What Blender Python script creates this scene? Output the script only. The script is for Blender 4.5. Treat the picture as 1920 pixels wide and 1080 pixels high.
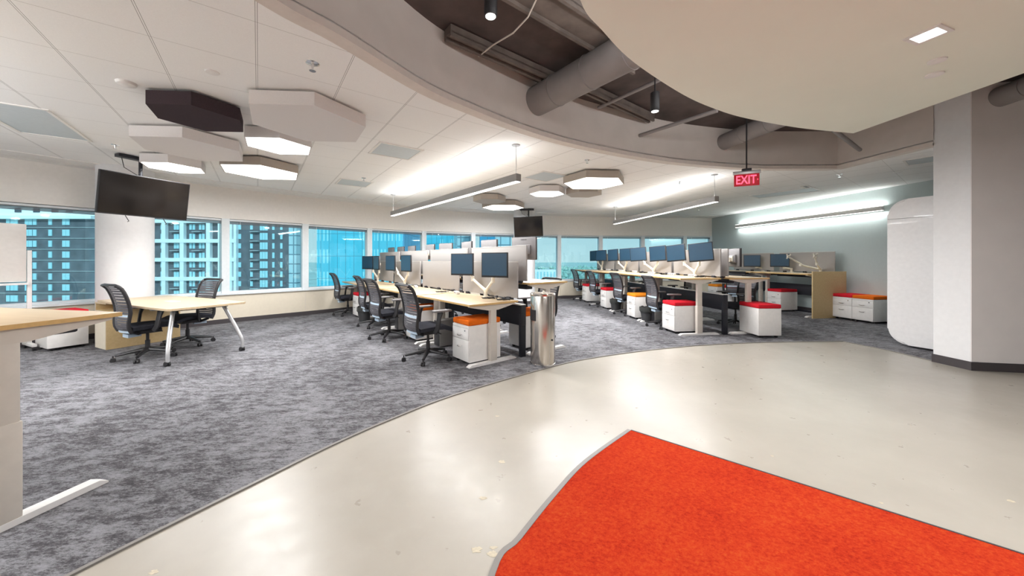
import bpy, bmesh, math, random
from mathutils import Vector, Matrix
from math import radians as R, sin, cos, pi, atan2, hypot

for o in list(bpy.data.objects): bpy.data.objects.remove(o)
scn = bpy.context.scene
COL = scn.collection
random.seed(4)

# ------------------------------------------------------------------ camera, world, sun, exposure
EYE = 1.35; F = 652.0; CX = 960.0; HY = 488.0          # eye height (m), focal length, centre and horizon (px of 1920x1080)
cam_d = bpy.data.cameras.new('camera'); cam = bpy.data.objects.new('camera', cam_d); COL.objects.link(cam)
cam.location = (0, 0, EYE); cam.rotation_euler = (R(90), 0, 0)
cam_d.sensor_width = 36; cam_d.lens = F/1920*36
cam_d.shift_y = (HY-540)/1920; cam_d.clip_start = .05; cam_d.clip_end = 9000
scn.camera = cam
scn.cycles.max_bounces = 14; scn.cycles.diffuse_bounces = 9; scn.cycles.transparent_max_bounces = 12
scn.view_settings.view_transform = 'Standard'; scn.view_settings.look = 'None'
scn.view_settings.gamma = 1; scn.view_settings.use_curve_mapping = False
scn.view_settings.exposure = 0.72

W = bpy.data.worlds.new('sky'); scn.world = W; W.use_nodes = True
nt = W.node_tree; bg = nt.nodes['Background']
tc = nt.nodes.new('ShaderNodeTexCoord'); sp = nt.nodes.new('ShaderNodeSeparateXYZ'); nt.links.new(tc.outputs['Generated'], sp.inputs[0])
cr = nt.nodes.new('ShaderNodeValToRGB'); nt.links.new(sp.outputs['Z'], cr.inputs[0])
cr.color_ramp.elements[0].position = 0.0; cr.color_ramp.elements[0].color = (.93, .97, 1, 1)
cr.color_ramp.elements[1].position = 0.45; cr.color_ramp.elements[1].color = (.55, .78, 1, 1)
nt.links.new(cr.outputs[0], bg.inputs[0]); bg.inputs[1].default_value = .56

sd = bpy.data.lights.new('sun', 'SUN'); sd.energy = 1.7; sd.angle = R(2); sd.color = (1, .98, .95)
sun = bpy.data.objects.new('sun', sd); COL.objects.link(sun); sun.rotation_euler = (R(52), 0, R(18))

LK = 1.0                                                # common factor on the room's lamps
def area(name, x, y, z, sx, sy, power, color=(.985, .99, 1), rz=0, rx=0, parent=None):
    d = bpy.data.lights.new(name, 'AREA'); d.shape = 'RECTANGLE'; d.size = sx; d.size_y = sy
    d.energy = power*LK; d.color = color
    o = bpy.data.objects.new(name, d); COL.objects.link(o)
    o.location = (x, y, z); o.rotation_euler = (rx, 0, rz)
    if parent: o.parent = parent
    return o

# ------------------------------------------------------------------ measured points
def G(px, py, z=0.0):
    """place on the horizontal plane z that the photograph shows at px,py"""
    Y = F*(EYE-z)/(py-HY)
    return ((px-CX)/F*Y, Y)
CEIL = 2.91
def C(px, py, z=CEIL): return G(px, py, z)

# ------------------------------------------------------------------ materials
def mat(name, col, rough=.5, metal=0, emit=None, es=0, spec=.5, noise=0, nscale=20, bump=0, bscale=200, alpha=None, coat=0):
    m = bpy.data.materials.new(name); m.use_nodes = True
    n = m.node_tree.nodes; l = m.node_tree.links; b = n['Principled BSDF']
    b.inputs['Base Color'].default_value = (*col, 1); b.inputs['Roughness'].default_value = rough
    b.inputs['Metallic'].default_value = metal; b.inputs['Specular IOR Level'].default_value = spec
    if coat: b.inputs['Coat Weight'].default_value = coat
    if emit: b.inputs['Emission Color'].default_value = (*emit, 1); b.inputs['Emission Strength'].default_value = es
    if alpha is not None: b.inputs['Alpha'].default_value = alpha
    t = n.new('ShaderNodeTexCoord')
    no = n.new('ShaderNodeTexNoise'); no.inputs['Scale'].default_value = nscale; no.inputs['Detail'].default_value = 4
    l.new(t.outputs['Object'], no.inputs['Vector'])
    k = noise if noise else .03
    r = n.new('ShaderNodeValToRGB'); l.new(no.outputs[0], r.inputs[0])
    r.color_ramp.elements[0].position = .3; r.color_ramp.elements[1].position = .7
    r.color_ramp.elements[0].color = (*[c*(1-k) for c in col], 1); r.color_ramp.elements[1].color = (*[min(1, c*(1+k)) for c in col], 1)
    l.new(r.outputs[0], b.inputs['Base Color'])
    if bump:
        n2 = n.new('ShaderNodeTexNoise'); n2.inputs['Scale'].default_value = bscale; l.new(t.outputs['Object'], n2.inputs['Vector'])
        bp = n.new('ShaderNodeBump'); bp.inputs['Strength'].default_value = bump; bp.inputs['Distance'].default_value = .01
        l.new(n2.outputs[0], bp.inputs['Height']); l.new(bp.outputs[0], b.inputs['Normal'])
    return m

class N:
    """small helper for node maths"""
    def __init__(s, m): s.m = m; s.n = m.node_tree.nodes; s.l = m.node_tree.links; s.b = s.n['Principled BSDF']
    def add(s, t, **k):
        x = s.n.new(t)
        for a, v in k.items(): setattr(x, a, v)
        return x
    def math(s, op, a, b=None, c=None):
        x = s.n.new('ShaderNodeMath'); x.operation = op
        for i, v in enumerate((a, b, c)):
            if v is None: continue
            if isinstance(v, (int, float)): x.inputs[i].default_value = v
            else: s.l.new(v, x.inputs[i])
        return x.outputs[0]
    def ramp(s, f, stops):
        x = s.n.new('ShaderNodeValToRGB'); s.l.new(f, x.inputs[0]); e = x.color_ramp.elements
        while len(e) < len(stops): e.new(.5)
        for q, (p, c) in zip(e, stops): q.position = p; q.color = (*c, 1)
        return x.outputs[0]
    def mix(s, f, a, b, blend='MIX'):
        x = s.n.new('ShaderNodeMix'); x.data_type = 'RGBA'; x.blend_type = blend
        for i, v in ((0, f), (6, a), (7, b)):
            if isinstance(v, (int, float)): x.inputs[i].default_value = v
            elif isinstance(v, tuple): x.inputs[i].default_value = (*v, 1)
            else: s.l.new(v, x.inputs[i])
        return x.outputs[2]
    def coord(s, scale=(1, 1, 1), rot=(0, 0, 0), loc=(0, 0, 0)):
        t = s.n.new('ShaderNodeTexCoord'); mp = s.n.new('ShaderNodeMapping'); s.l.new(t.outputs['Object'], mp.inputs[0])
        mp.inputs['Scale'].default_value = scale; mp.inputs['Rotation'].default_value = rot; mp.inputs['Location'].default_value = loc
        return mp.outputs[0]
    def noise(s, v, scale, detail=4, rough=.5):
        x = s.n.new('ShaderNodeTexNoise'); x.inputs['Scale'].default_value = scale; x.inputs['Detail'].default_value = detail
        x.inputs['Roughness'].default_value = rough; s.l.new(v, x.inputs['Vector']); return x.outputs[0]
    def bump(s, h, strength=.2, dist=.01):
        x = s.n.new('ShaderNodeBump'); x.inputs['Strength'].default_value = strength; x.inputs['Distance'].default_value = dist
        s.l.new(h, x.inputs['Height']); s.l.new(x.outputs[0], s.b.inputs['Normal'])
    def color(s, c): s.l.new(c, s.b.inputs['Base Color'])

def m_carpet():
    m = mat('carpet', (.3, .3, .32), .95, spec=.1); k = N(m)
    v1 = k.coord((1, 2.3, 1), (0, 0, R(-22))); v2 = k.coord((1.7, 1, 1), (0, 0, R(-22)))
    a = k.noise(v1, 5.5, 12, .88); b = k.noise(v2, .9, 4, .6)
    fine = k.noise(k.coord((1, 2.2, 1), (0, 0, R(-22))), 48, 6, .9)
    sc = k.math('ADD', k.math('ADD', k.math('MULTIPLY', a, .55), k.math('MULTIPLY', b, .15)), k.math('MULTIPLY', fine, .30))
    c = k.ramp(sc, [(.452, (.062, .058, .064)), (.49, (.12, .118, .124)), (.512, (.20, .198, .211)), (.58, (.27, .268, .285))])
    k.color(c); k.bump(fine, .4, .01); return m

def m_concrete():
    m = mat('polished_concrete', (.6, .55, .47), .25); k = N(m)
    v = k.coord(); a = k.noise(v, .9, 6, .6); b = k.noise(v, 9, 5, .6)
    base = k.ramp(a, [(.3, (.325, .295, .25)), (.55, (.368, .336, .288)), (.75, (.41, .378, .327))])
    vo = k.add('ShaderNodeTexVoronoi'); vo.inputs['Scale'].default_value = 2.6; vo.inputs['Randomness'].default_value = 1
    dist = k.math('ADD', vo.outputs['Distance'], k.math('MULTIPLY', k.noise(v, 28, 4), .10))
    k.l.new(v, vo.inputs['Vector'])
    sel = k.add('ShaderNodeSeparateColor'); k.l.new(vo.outputs['Color'], sel.inputs[0])
    patch = k.math('MULTIPLY', k.math('LESS_THAN', dist, .10), k.math('GREATER_THAN', sel.outputs[0], .86))
    c = k.mix(k.math('MULTIPLY', patch, .35), base, (.50, .45, .36))
    vo2 = k.add('ShaderNodeTexVoronoi'); vo2.inputs['Scale'].default_value = 7; k.l.new(v, vo2.inputs['Vector'])
    sel2 = k.add('ShaderNodeSeparateColor'); k.l.new(vo2.outputs['Color'], sel2.inputs[0])
    d2 = k.math('ADD', vo2.outputs['Distance'], k.math('MULTIPLY', k.noise(v, 40, 4), .08))
    sp2 = k.math('MULTIPLY', k.math('LESS_THAN', d2, .10), k.math('GREATER_THAN', sel2.outputs[1], .955))
    c = k.mix(k.math('MULTIPLY', sp2, .8), c, (.30, .24, .15))
    c = k.mix(k.math('MULTIPLY', k.math('SUBTRACT', b, .5), .10), c, (.8, .76, .68))
    k.color(c)
    k.l.new(k.ramp(b, [(.3, (.27,)*3), (.7, (.36,)*3)]), k.b.inputs['Roughness'])
    k.b.inputs['Specular IOR Level'].default_value = .42
    return m

def m_ceiling():
    m = mat('ceiling_tile', (.8, .78, .74), .9, spec=.2); k = N(m)
    t = k.add('ShaderNodeTexCoord'); s3 = k.add('ShaderNodeSeparateXYZ'); k.l.new(t.outputs['Object'], s3.inputs[0])
    X, Y = s3.outputs[0], s3.outputs[1]
    s = k.math('ADD', k.math('MULTIPLY', X, .808), k.math('MULTIPLY', Y, .589))
    r = k.math('ADD', k.math('MULTIPLY', X, -.589), k.math('MULTIPLY', Y, .808))
    def near(v, ph, pitch, half):
        f = k.math('FRACT', k.math('DIVIDE', k.math('SUBTRACT', v, ph-50*pitch-pitch/2), pitch))
        return k.math('LESS_THAN', k.math('ABSOLUTE', k.math('SUBTRACT', f, .5)), half/pitch)
    def dbl(v, ph, pitch):
        f = k.math('FRACT', k.math('DIVIDE', k.math('SUBTRACT', v, ph-50*pitch-pitch/2), pitch))
        d = k.math('ABSOLUTE', k.math('SUBTRACT', f, .5))
        return k.math('MULTIPLY', k.math('LESS_THAN', d, .0075/pitch), k.math('GREATER_THAN', d, .0042/pitch))
    g1 = dbl(s, -.012, .60); g2 = near(r, 2.827, .615, .0022)
    c = k.ramp(k.noise(k.coord(), 160, 2), [(.3, (.86, .855, .84)), (.7, (.90, .895, .88))])
    c = k.mix(k.math('MULTIPLY', g2, .55), c, (.3, .28, .26)); c = k.mix(k.math('MULTIPLY', g1, .75), c, (.16, .15, .145))
    k.color(c); return m

def m_wood(name, c1, c2, rough=.4, rot=0):
    m = mat(name, c1, rough); k = N(m)
    v = k.coord((1.2, 14, 14), (0, 0, rot)); a = k.noise(v, 2.2, 5, .65)
    k.color(k.ramp(a, [(.3, c1), (.7, c2)])); return m

def m_fabric(name, c, k_=.25, s=260):
    m = mat(name, c, .95, spec=.1); k = N(m)
    a = k.noise(k.coord((1, 1, .35)), s, 2); k.color(k.ramp(a, [(.3, tuple(x*(1-k_) for x in c)), (.7, tuple(min(1, x*(1+k_)) for x in c))])); k.bump(a, .25, .004); return m

def m_red():
    m = mat('red_carpet', (.6, .07, .02), .97, spec=.05); k = N(m)
    a = k.noise(k.coord((1, 1.3, 1), (0, 0, .6)), 55, 5, .8); b = k.noise(k.coord(), 3, 3)
    s = k.math('ADD', k.math('MULTIPLY', a, .8), k.math('MULTIPLY', b, .2))
    k.color(k.ramp(s, [(.34, (.27, .014, .007)), (.5, (.45, .034, .011)), (.62, (.50, .066, .015)), (.72, (.40, .11, .02))])); k.bump(a, .6, .01); return m

def m_glass():
    m = bpy.data.materials.new('tinted_glass'); m.use_nodes = True; n = m.node_tree.nodes; l = m.node_tree.links
    for x in list(n):
        if x.type != 'OUTPUT_MATERIAL': n.remove(x)
    out = [x for x in n if x.type == 'OUTPUT_MATERIAL'][0]
    tr = n.new('ShaderNodeBsdfTransparent'); tr.inputs[0].default_value = (.76, .965, .99, 1)
    gl = n.new('ShaderNodeBsdfGlossy'); gl.inputs['Roughness'].default_value = .02; gl.inputs[0].default_value = (.8, .95, 1, 1)
    fr = n.new('ShaderNodeFresnel'); fr.inputs[0].default_value = 1.8
    mx = n.new('ShaderNodeMixShader'); l.new(fr.outputs[0], mx.inputs[0]); l.new(tr.outputs[0], mx.inputs[1]); l.new(gl.outputs[0], mx.inputs[2]); l.new(mx.outputs[0], out.inputs[0])
    return m

def m_curtain(name, glass, line, dx, dz, lw=.06, streak=None):
    """curtain wall: mullion grid every dx metres across and dz up"""
    m = mat(name, glass, .25, spec=.5); k = N(m)
    t = k.add('ShaderNodeTexCoord'); s3 = k.add('ShaderNodeSeparateXYZ'); k.l.new(t.outputs['Object'], s3.inputs[0])
    h = k.math('ADD', s3.outputs[0], s3.outputs[1])
    def ln(v, p, w): return k.math('LESS_THAN', k.math('FRACT', k.math('DIVIDE', k.math('ADD', v, 400), p)), w/p)
    g = k.math('MAXIMUM', ln(h, dx, lw), ln(s3.outputs[2], dz, lw))
    c = k.ramp(k.noise(k.coord((.6, .6, .05)), .8, 3), [(.35, glass), (.65, tuple(min(1, x*1.15) for x in glass))])
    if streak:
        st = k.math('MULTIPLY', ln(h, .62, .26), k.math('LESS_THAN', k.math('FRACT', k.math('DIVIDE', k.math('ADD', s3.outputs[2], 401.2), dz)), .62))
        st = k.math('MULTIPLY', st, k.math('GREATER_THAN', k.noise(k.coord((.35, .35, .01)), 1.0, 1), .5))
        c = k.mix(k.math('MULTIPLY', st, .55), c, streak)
    k.color(k.mix(g, c, line)); return m

M = dict(
 carpet=m_carpet(), concrete=m_concrete(), ceil=m_ceiling(), red=m_red(), glass=m_glass(),
 gyp=mat('painted_gypsum', (.70, .67, .62), .85, spec=.2, noise=.02),
 wall=mat('wall_paint_white', (.82, .80, .77), .8, spec=.25, noise=.02),
 pier=mat('pier_paint_white', (.74, .735, .74), .7, spec=.3, noise=.02),
 pgray=mat('wall_paint_taupe', (.73, .69, .675), .75, spec=.3, noise=.03, nscale=3),
 upper=mat('upper_wall_paint', (.83, .80, .76), .85, noise=.02),
 cream=mat('cream_wall_panel', (.70, .63, .51), .6, noise=.02),
 accent=mat('blue_grey_wall_paint', (.46, .525, .525), .8, noise=.02),
 fascia=mat('bulkhead_paint', (.60, .55, .51), .8, noise=.04, nscale=4),
 trim=mat('bulkhead_trim', (.66, .60, .55), .7),
 deck=mat('exposed_deck', (.075, .055, .05), .9, noise=.35, nscale=3),
 beam=mat('deck_beam', (.13, .105, .09), .85, noise=.25, nscale=6),
 duct=mat('painted_duct', (.23, .21, .205), .6, noise=.08, nscale=5),
 cloud=mat('drop_ceiling_paint', (.80, .82, .73), .85, noise=.015, nscale=2),
 base=mat('rubber_baseboard', (.05, .042, .045), .6),
 edge=mat('carpet_edge_strip', (.20, .185, .17), .5),
 maple=m_wood('maple_laminate', (.50, .375, .235), (.585, .455, .30), .38),
 maple_panel=m_wood('maple_panel', (.50, .36, .175), (.58, .43, .23), .45, R(90)),
 mapleedge=mat('maple_edge', (.62, .40, .16), .4, noise=.08, nscale=30),
 white=mat('white_powder_coat', (.78, .76, .74), .4),
 bracket=mat('warm_grey_metal', (.60, .55, .49), .5),
 silver=mat('silver_metal', (.55, .55, .56), .35, .6),
 chrome=mat('chrome', (.75, .75, .76), .12, 1),
 steel=mat('brushed_steel', (.62, .58, .54), .2, 1, noise=.1, nscale=3),
 black=mat('black_plastic', (.016, .015, .017), .45),
 blackm=mat('black_metal', (.012, .013, .02), .5),
 chairfab=m_fabric('charcoal_seat_fabric', (.035, .036, .045)),
 slat=mat('grey_back_strap', (.075, .072, .082), .6),
 lumbar=mat('pale_lumbar_band', (.42, .52, .62), .4),
 armpad=mat('grey_arm_pad', (.20, .19, .19), .6),
 screen=mat('monitor_glass', (.016, .060, .112), .3, spec=.6),  # reflected window blue is put into the base colour of the dark screens
 tv=mat('tv_glass', (.008, .006, .005), .10, spec=.4),
 mback=mat('grey_monitor_back', (.20, .19, .19), .45),
 felt=m_fabric('grey_screen_fabric', (.37, .35, .335), .12, 400),
 felttrim=mat('screen_trim', (.60, .58, .55), .5),
 arm=mat('cream_monitor_arm', (.78, .73, .62), .4),
 cred=m_fabric('red_cushion_fabric', (.56, .018, .03), .15), cor=m_fabric('orange_cushion_fabric', (.70, .14, .012), .15),
 cyl=m_fabric('yellow_orange_cushion_fabric', (.78, .25, .02), .12),
 hexd=m_fabric('dark_felt_hexagon', (.055, .04, .046), .12), hexw=m_fabric('white_felt_hexagon', (.72, .69, .68), .04),
 hexg=mat('hex_light_body', (.42, .37, .32), .6),
 lit=mat('lamp_diffuser', (1, 1, 1), .5, emit=(1, .975, .93), es=2.6),
 lamp=mat('grey_lamp_housing', (.25, .24, .23), .5),
 diff=mat('diffuser_grey', (.55, .60, .62), .6),
 bag=mat('dark_bin_liner', (.035, .037, .035), .35, alpha=None), mesh=mat('dark_mesh_basket', (.04, .04, .042), .5),
 blind=mat('grey_blind_slats', (.20, .22, .24), .5), frame=mat('window_frame_white', (.72, .76, .78), .4),
 board=mat('whiteboard_face', (.74, .70, .66), .3), pink=mat('pink_red_cushion', (.7, .03, .12), .9),
 exitr=mat('exit_sign_red', (.25, .002, .008), .4, emit=(1, .01, .04), es=.13), exitl=mat('exit_letters_red', (.9, .05, .1), .4, emit=(1, .06, .12), es=1.6),
 brick=mat('dark_brick', (.13, .135, .16), .9, noise=.25, nscale=.4), band=mat('white_concrete_frame', (.88, .9, .92), .8),
 bwin=mat('pale_window', (.42, .72, .80), .2), bdark=mat('dark_window', (.04, .06, .09), .2), balc=mat('balcony_slab', (.5, .53, .55), .8),
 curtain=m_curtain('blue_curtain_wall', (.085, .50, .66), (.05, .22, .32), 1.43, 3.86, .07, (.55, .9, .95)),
 curtain2=m_curtain('deep_blue_curtain_wall', (.05, .30, .50), (.03, .14, .22), 2.0, 3.86, .1),
 curtain3=m_curtain('pale_curtain_wall', (.45, .60, .66), (.15, .25, .32), 3.0, 3.0, .35),
 ground=mat('distant_ground', (.38, .52, .50), 1, noise=.3, nscale=.02), tree=mat('distant_tree_canopy', (.30, .47, .42), 1, noise=.35, nscale=.15),  # pale distance haze is mixed into the ground and tree colours
 chip=mat('chipped_floor_patch', (.50, .44, .33), .6, noise=.15, nscale=60),
)

# ------------------------------------------------------------------ mesh builder
class MB:
    def __init__(s): s.bm = bmesh.new()
    def box(s, c, sz, bev=0, seg=2, rz=0, rx=0, ry=0):
        m = Matrix.Translation(c) @ Matrix.Rotation(rz, 4, 'Z') @ Matrix.Rotation(rx, 4, 'X') @ Matrix.Rotation(ry, 4, 'Y') @ Matrix.Diagonal((*sz, 1))
        g = bmesh.ops.create_cube(s.bm, size=1, matrix=m)
        if bev:
            es = list({e for v in g['verts'] for e in v.link_edges})
            bmesh.ops.bevel(s.bm, geom=es, offset=bev, segments=seg, profile=.5, affect='EDGES')
        return s
    def prism(s, poly, z0, z1, m=None):
        m = m or Matrix()
        a = [s.bm.verts.new(m @ Vector((x, y, z0))) for x, y in poly]; b = [s.bm.verts.new(m @ Vector((x, y, z1))) for x, y in poly]
        n = len(poly)
        s.bm.faces.new(a[::-1]); s.bm.faces.new(b)
        for i in range(n): s.bm.faces.new((a[i], a[(i+1) % n], b[(i+1) % n], b[i]))
        return s
    def grid(s, rows, close=False):
        vs = [[s.bm.verts.new(p) for p in r] for r in rows]
        for i in range(len(vs)-1):
            n = len(vs[i])
            for j in range(n if close else n-1):
                s.bm.faces.new((vs[i][j], vs[i][(j+1) % n], vs[i+1][(j+1) % n], vs[i+1][j]))
        return vs
    def tube(s, pts, r, seg=8, sq=None):
        pts = [Vector(p) for p in pts]; n = len(pts); rs = r if isinstance(r, (list, tuple)) else [r]*n
        rows = []; up = None
        for i, p in enumerate(pts):
            d = (pts[min(i+1, n-1)]-pts[max(i-1, 0)]).normalized()
            if up is None:
                up = Vector((0, 0, 1)) if abs(d.z) < .9 else Vector((1, 0, 0))
            a = d.cross(up)
            if a.length < 1e-5: a = d.cross(Vector((0, 1, 0)))
            a.normalize(); b = a.cross(d).normalized(); up = b
            k = sq or (1, 1)
            rows.append([p + (a*cos(t)*k[0]+b*sin(t)*k[1])*rs[i] for t in [2*pi*j/seg for j in range(seg)]])
        v = s.grid(rows, True); s.bm.faces.new(v[0][::-1]); s.bm.faces.new(v[-1]); return s
    def lathe(s, prof, c=(0, 0, 0), seg=32, cap=True, m=None):
        m = m or Matrix.Translation(c)
        rows = [[m @ Vector((r*cos(2*pi*j/seg), r*sin(2*pi*j/seg), z)) for j in range(seg)] for r, z in prof]
        v = s.grid(rows, True)
        if cap: s.bm.faces.new(v[0][::-1]); s.bm.faces.new(v[-1])
        return s
    def build(s, name, material, parent=None, loc=None, rz=0, smooth=True):
        bmesh.ops.recalc_face_normals(s.bm, faces=s.bm.faces)
        me = bpy.data.meshes.new(name); s.bm.to_mesh(me); s.bm.free()
        me.materials.append(material)
        if smooth:
            for p in me.polygons: p.use_smooth = True
            me.set_sharp_from_angle(angle=R(38))
        o = bpy.data.objects.new(name, me); COL.objects.link(o)
        if parent: o.parent = parent
        if loc: o.location = loc
        o.rotation_euler = (0, 0, rz)
        return o

def tag(o, label=None, cat=None, group=None, kind=None):
    if label: o['label'] = label
    if cat: o['category'] = cat
    if group: o['group'] = group
    if kind: o['kind'] = kind
    return o
def thing(name, label, cat, x=0, y=0, z=0, rz=0, group=None):
    o = bpy.data.objects.new(name, None); COL.objects.link(o); o.empty_display_size = .1
    o.location = (x, y, z); o.rotation_euler = (0, 0, rz)
    return tag(o, label, cat, group)
def struct(name, mb, m, parent=None, **k):
    o = mb.build(name, m, parent, **k)
    if not parent: o['kind'] = 'structure'
    return o
def copy_tree(o, parent=None):
    c = o.copy(); COL.objects.link(c); c.parent = parent
    for ch in o.children: copy_tree(ch, c)
    return c
PROTO = {}
def place(key, maker, x, y, rz, label, group=None, z=0):
    """the first call builds the thing, later ones copy it with its parts"""
    if key not in PROTO: o = PROTO[key] = maker()
    else: o = copy_tree(PROTO[key])
    o.location = (x, y, z); o.rotation_euler = (0, 0, rz); o['label'] = label
    if group: o['group'] = group
    return o

# ------------------------------------------------------------------ room shell
WP = [(-8.75, -5.0), (-8.75, -1.0), (-8.72, .5), (-8.6, 2.0), (-8.35, 3.5), (-7.85, 4.95), (-7.0, 6.2), (-6.12, 7.43), (-5.06, 8.52), (-3.98, 9.72),
      (-2.70, 10.68), (-1.25, 11.25), (.18, 11.8), (1.66, 12.2), (3.19, 12.48), (4.76, 12.64), (6.34, 12.74), (7.36, 12.8)]
SIDE = [(7.36, 12.8), (8.16, 6.74), (8.85, 2.6)]
SOF = [(-1.75, -5), (-1.98, -1.5), (-1.95, .2), (-1.72, 1.25), (-1.39, 2.04), (-1.166, 2.375), (-.762, 3.107), (-.347, 3.588), (.08, 4.02), (.56, 4.41), (1.066, 4.73),
       (1.85, 5.14), (2.69, 5.48), (3.87, 5.77), (4.65, 5.81), (5.43, 5.80), (5.60, 4.62)]
FLO = [(-2.75, -1.5), (-2.3, .4), (-2.12, 1.0), G(130, 1078), G(480, 904), G(625, 833), G(735, 785), G(850, 741), G(1000, 697), G(1100, 673), G(1250, 653), G(1400, 643), G(1580, 640), G(1665, 657), G(1750, 677)]
def smooth_curve(p, n=6):
    out = []
    for i in range(len(p)-1):
        a = Vector(p[max(i-1, 0)]); b = Vector(p[i]); c = Vector(p[i+1]); d = Vector(p[min(i+2, len(p)-1)])
        for j in range(n):
            t = j/n
            out.append(tuple(.5*((2*b)+(c-a)*t+(2*a-5*b+4*c-d)*t*t+(3*b-a-3*c+d)*t**3)))
    out.append(tuple(p[-1])); return out
SOFC = smooth_curve(SOF[:16]) + [SOF[16]]
FLOC = smooth_curve(FLO[:13]) + smooth_curve(FLO[12:])[1:]

# floor: concrete slab everywhere, carpet laid on it beyond the curved edge
struct('floor', MB().prism([(-8.95, -5.2), (9.6, -5.2), (9.6, 4.5), (9.0, 6.8), (7.55, 13.1)] + [(x*1.01, y*1.02) for x, y in WP[::-1][1:-1]] + [(-8.95, -5)], -.2, 0), M['concrete'])
cp = FLOC + [(5.62, 4.62), (8.3, 4.4), (8.5, 4.6), (8.15, 6.74), (7.35, 12.79)] + [(x*.999, y*.999) for x, y in WP[::-1][1:-3]] + [(-8.7, -1.5)]
tag(MB().prism(cp, .0005, .008).build('carpet', M['carpet'], smooth=False), 'grey streaked office carpet covering the work area', 'carpet')
def ribbon(pts, w, z0, z1):
    mb = MB(); L = []; Rr = []
    for i, p in enumerate(pts):
        a = Vector(pts[max(i-1, 0)]); b = Vector(pts[min(i+1, len(pts)-1)]); d = (b-a).normalized(); n = Vector((d.y, -d.x))*w
        L.append(Vector(p)); Rr.append(Vector(p)+n)
    mb.grid([[(*l, z0), (*l, z1), (*r, z1), (*r, z0)] for l, r in zip(L, Rr)], True); return mb
struct('trim_1', ribbon(FLOC, .022, .001, .010), M['edge'])

# ceiling tiles, perimeter band and slot
def offs(p, d):
    """push points of the window wall line inward"""
    out = []
    for i, q in enumerate(p):
        a = Vector(p[max(i-1, 0)]); b = Vector(p[min(i+1, len(p)-1)]); t = (b-a).normalized(); out.append((q[0]+t.y*d, q[1]-t.x*d))
    return out
W2 = WP[:-1] + [(7.36, 12.8)]
inner = offs(W2, .62); inner[-1] = (7.36+.62*.134, 12.8-.62)
ceil_poly = inner + [(8.16, 6.74), (8.55, 4.4), (5.75, 4.45), (5.62, 4.62)] + SOFC[::-1]
struct('ceiling', MB().prism(ceil_poly, CEIL, CEIL+.04), M['ceil'], smooth=False)
o1 = offs(W2, .27); o2 = offs(W2, .245); o0 = offs(W2, -.03)
for nm, a, b, m, z in (('trim_2', inner, o1, 'wall', CEIL-.012), ('trim_3', o1, o2, 'base', CEIL+.02), ('trim_4', o2, o0, 'wall', CEIL-.012)):
    mb = MB(); mb.grid([[(*p, z), (*q, z), (*q, z+.06), (*p, z+.06)] for p, q in zip(a, b)], True); struct(nm, mb, M[m])
# high deck over the whole room
struct('ceiling_deck', MB().box((0, 4, 3.58), (20, 20, .15)), M['deck'])
# curved bulkhead between tile ceiling and open deck
mb = MB(); mb.grid([[(*p, 2.925), (*p, 3.51), (q[0], q[1], 3.51), (q[0], q[1], 2.925)] for p, q in zip(SOFC, offs(SOFC, -.10))], True); struct('wall_bulkhead', mb, M['fascia'])
mb = MB(); mb.grid([[(*p, 2.875), (*p, 2.93), (q[0], q[1], 2.93), (q[0], q[1], 2.875)] for p, q in zip(offs(SOFC, .012), offs(SOFC, -.11))], True); struct('trim_5', mb, M['trim'])

# window wall
SILL, HEAD = .63, 2.24
OW = offs(W2, -.18)
def wallband(z0, z1, a=W2, b=OW):
    mb = MB(); mb.grid([[(*p, z0), (*p, z1), (*q, z1), (*q, z0)] for p, q in zip(a, b)], True); return mb
struct('wall_window_lower', wallband(.0, SILL), M['cream'])
struct('wall_window_upper', wallband(HEAD, 3.52), M['upper'])
struct('trim_6', wallband(SILL-.02, SILL+.012, offs(W2, .05), offs(W2, -.17)), M['frame'])
struct('baseboard_window', wallband(.0, .10, offs(W2, .012), offs(W2, -.01)), M['base'])
def seg_frame(a, b):
    a = Vector(a); b = Vector(b); d = b-a; L = d.length; return (a+b)/2, L, atan2(d.y, d.x)
wn = 0
ORD = ['first', 'second', 'third', 'fourth', 'fifth', 'sixth', 'seventh', 'eighth', 'ninth', 'tenth', 'eleventh', 'twelfth', 'thirteenth']
for i in range(3, len(W2)-1):
    wn += 1
    c, L, rz = seg_frame(W2[i], W2[i+1])
    w = bpy.data.objects.new('window_%d' % wn, None); COL.objects.link(w); w.location = (c.x, c.y, 0); w.rotation_euler = (0, 0, rz); w['kind'] = 'structure'
    H = HEAD-SILL; zc = (HEAD+SILL)/2; y = .09
    fb = MB()
    for sx in (-1, 1): fb.box((sx*(L/2-.03), y-.02, zc), (.075, .16, H))
    for zz in (SILL+.03, HEAD-.03): fb.box((0, y, zz), (L-.06, .10, .05))
    fb.build('frame', M['frame'], w, smooth=False)
    MB().box((0, y+.02, zc), (L-.1, .008, H-.08)).build('pane', M['glass'], w, smooth=False)
    if i >= 5:
        bl = thing('window_blind', 'raised grey slatted blind at the head of the %s window from the left' % ORD[i-5], 'blind', c.x, c.y, 0, rz, 'raised window blinds')
        MB().box((0, .03, HEAD-.03), (L-.14, .045, .03)).build('headrail', M['frame'], bl)
        sb = MB()
        for q in range(6): sb.box((0, .03, HEAD-.052-q*.011), (L-.15, .042, .006))
        sb.build('slats', M['blind'], bl)
        MB().tube([(-L/2+.25, 0.0, HEAD-.05), (-L/2+.25, -.002, HEAD-.12)], .004, 5).build('cord', M['frame'], bl)

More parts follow.
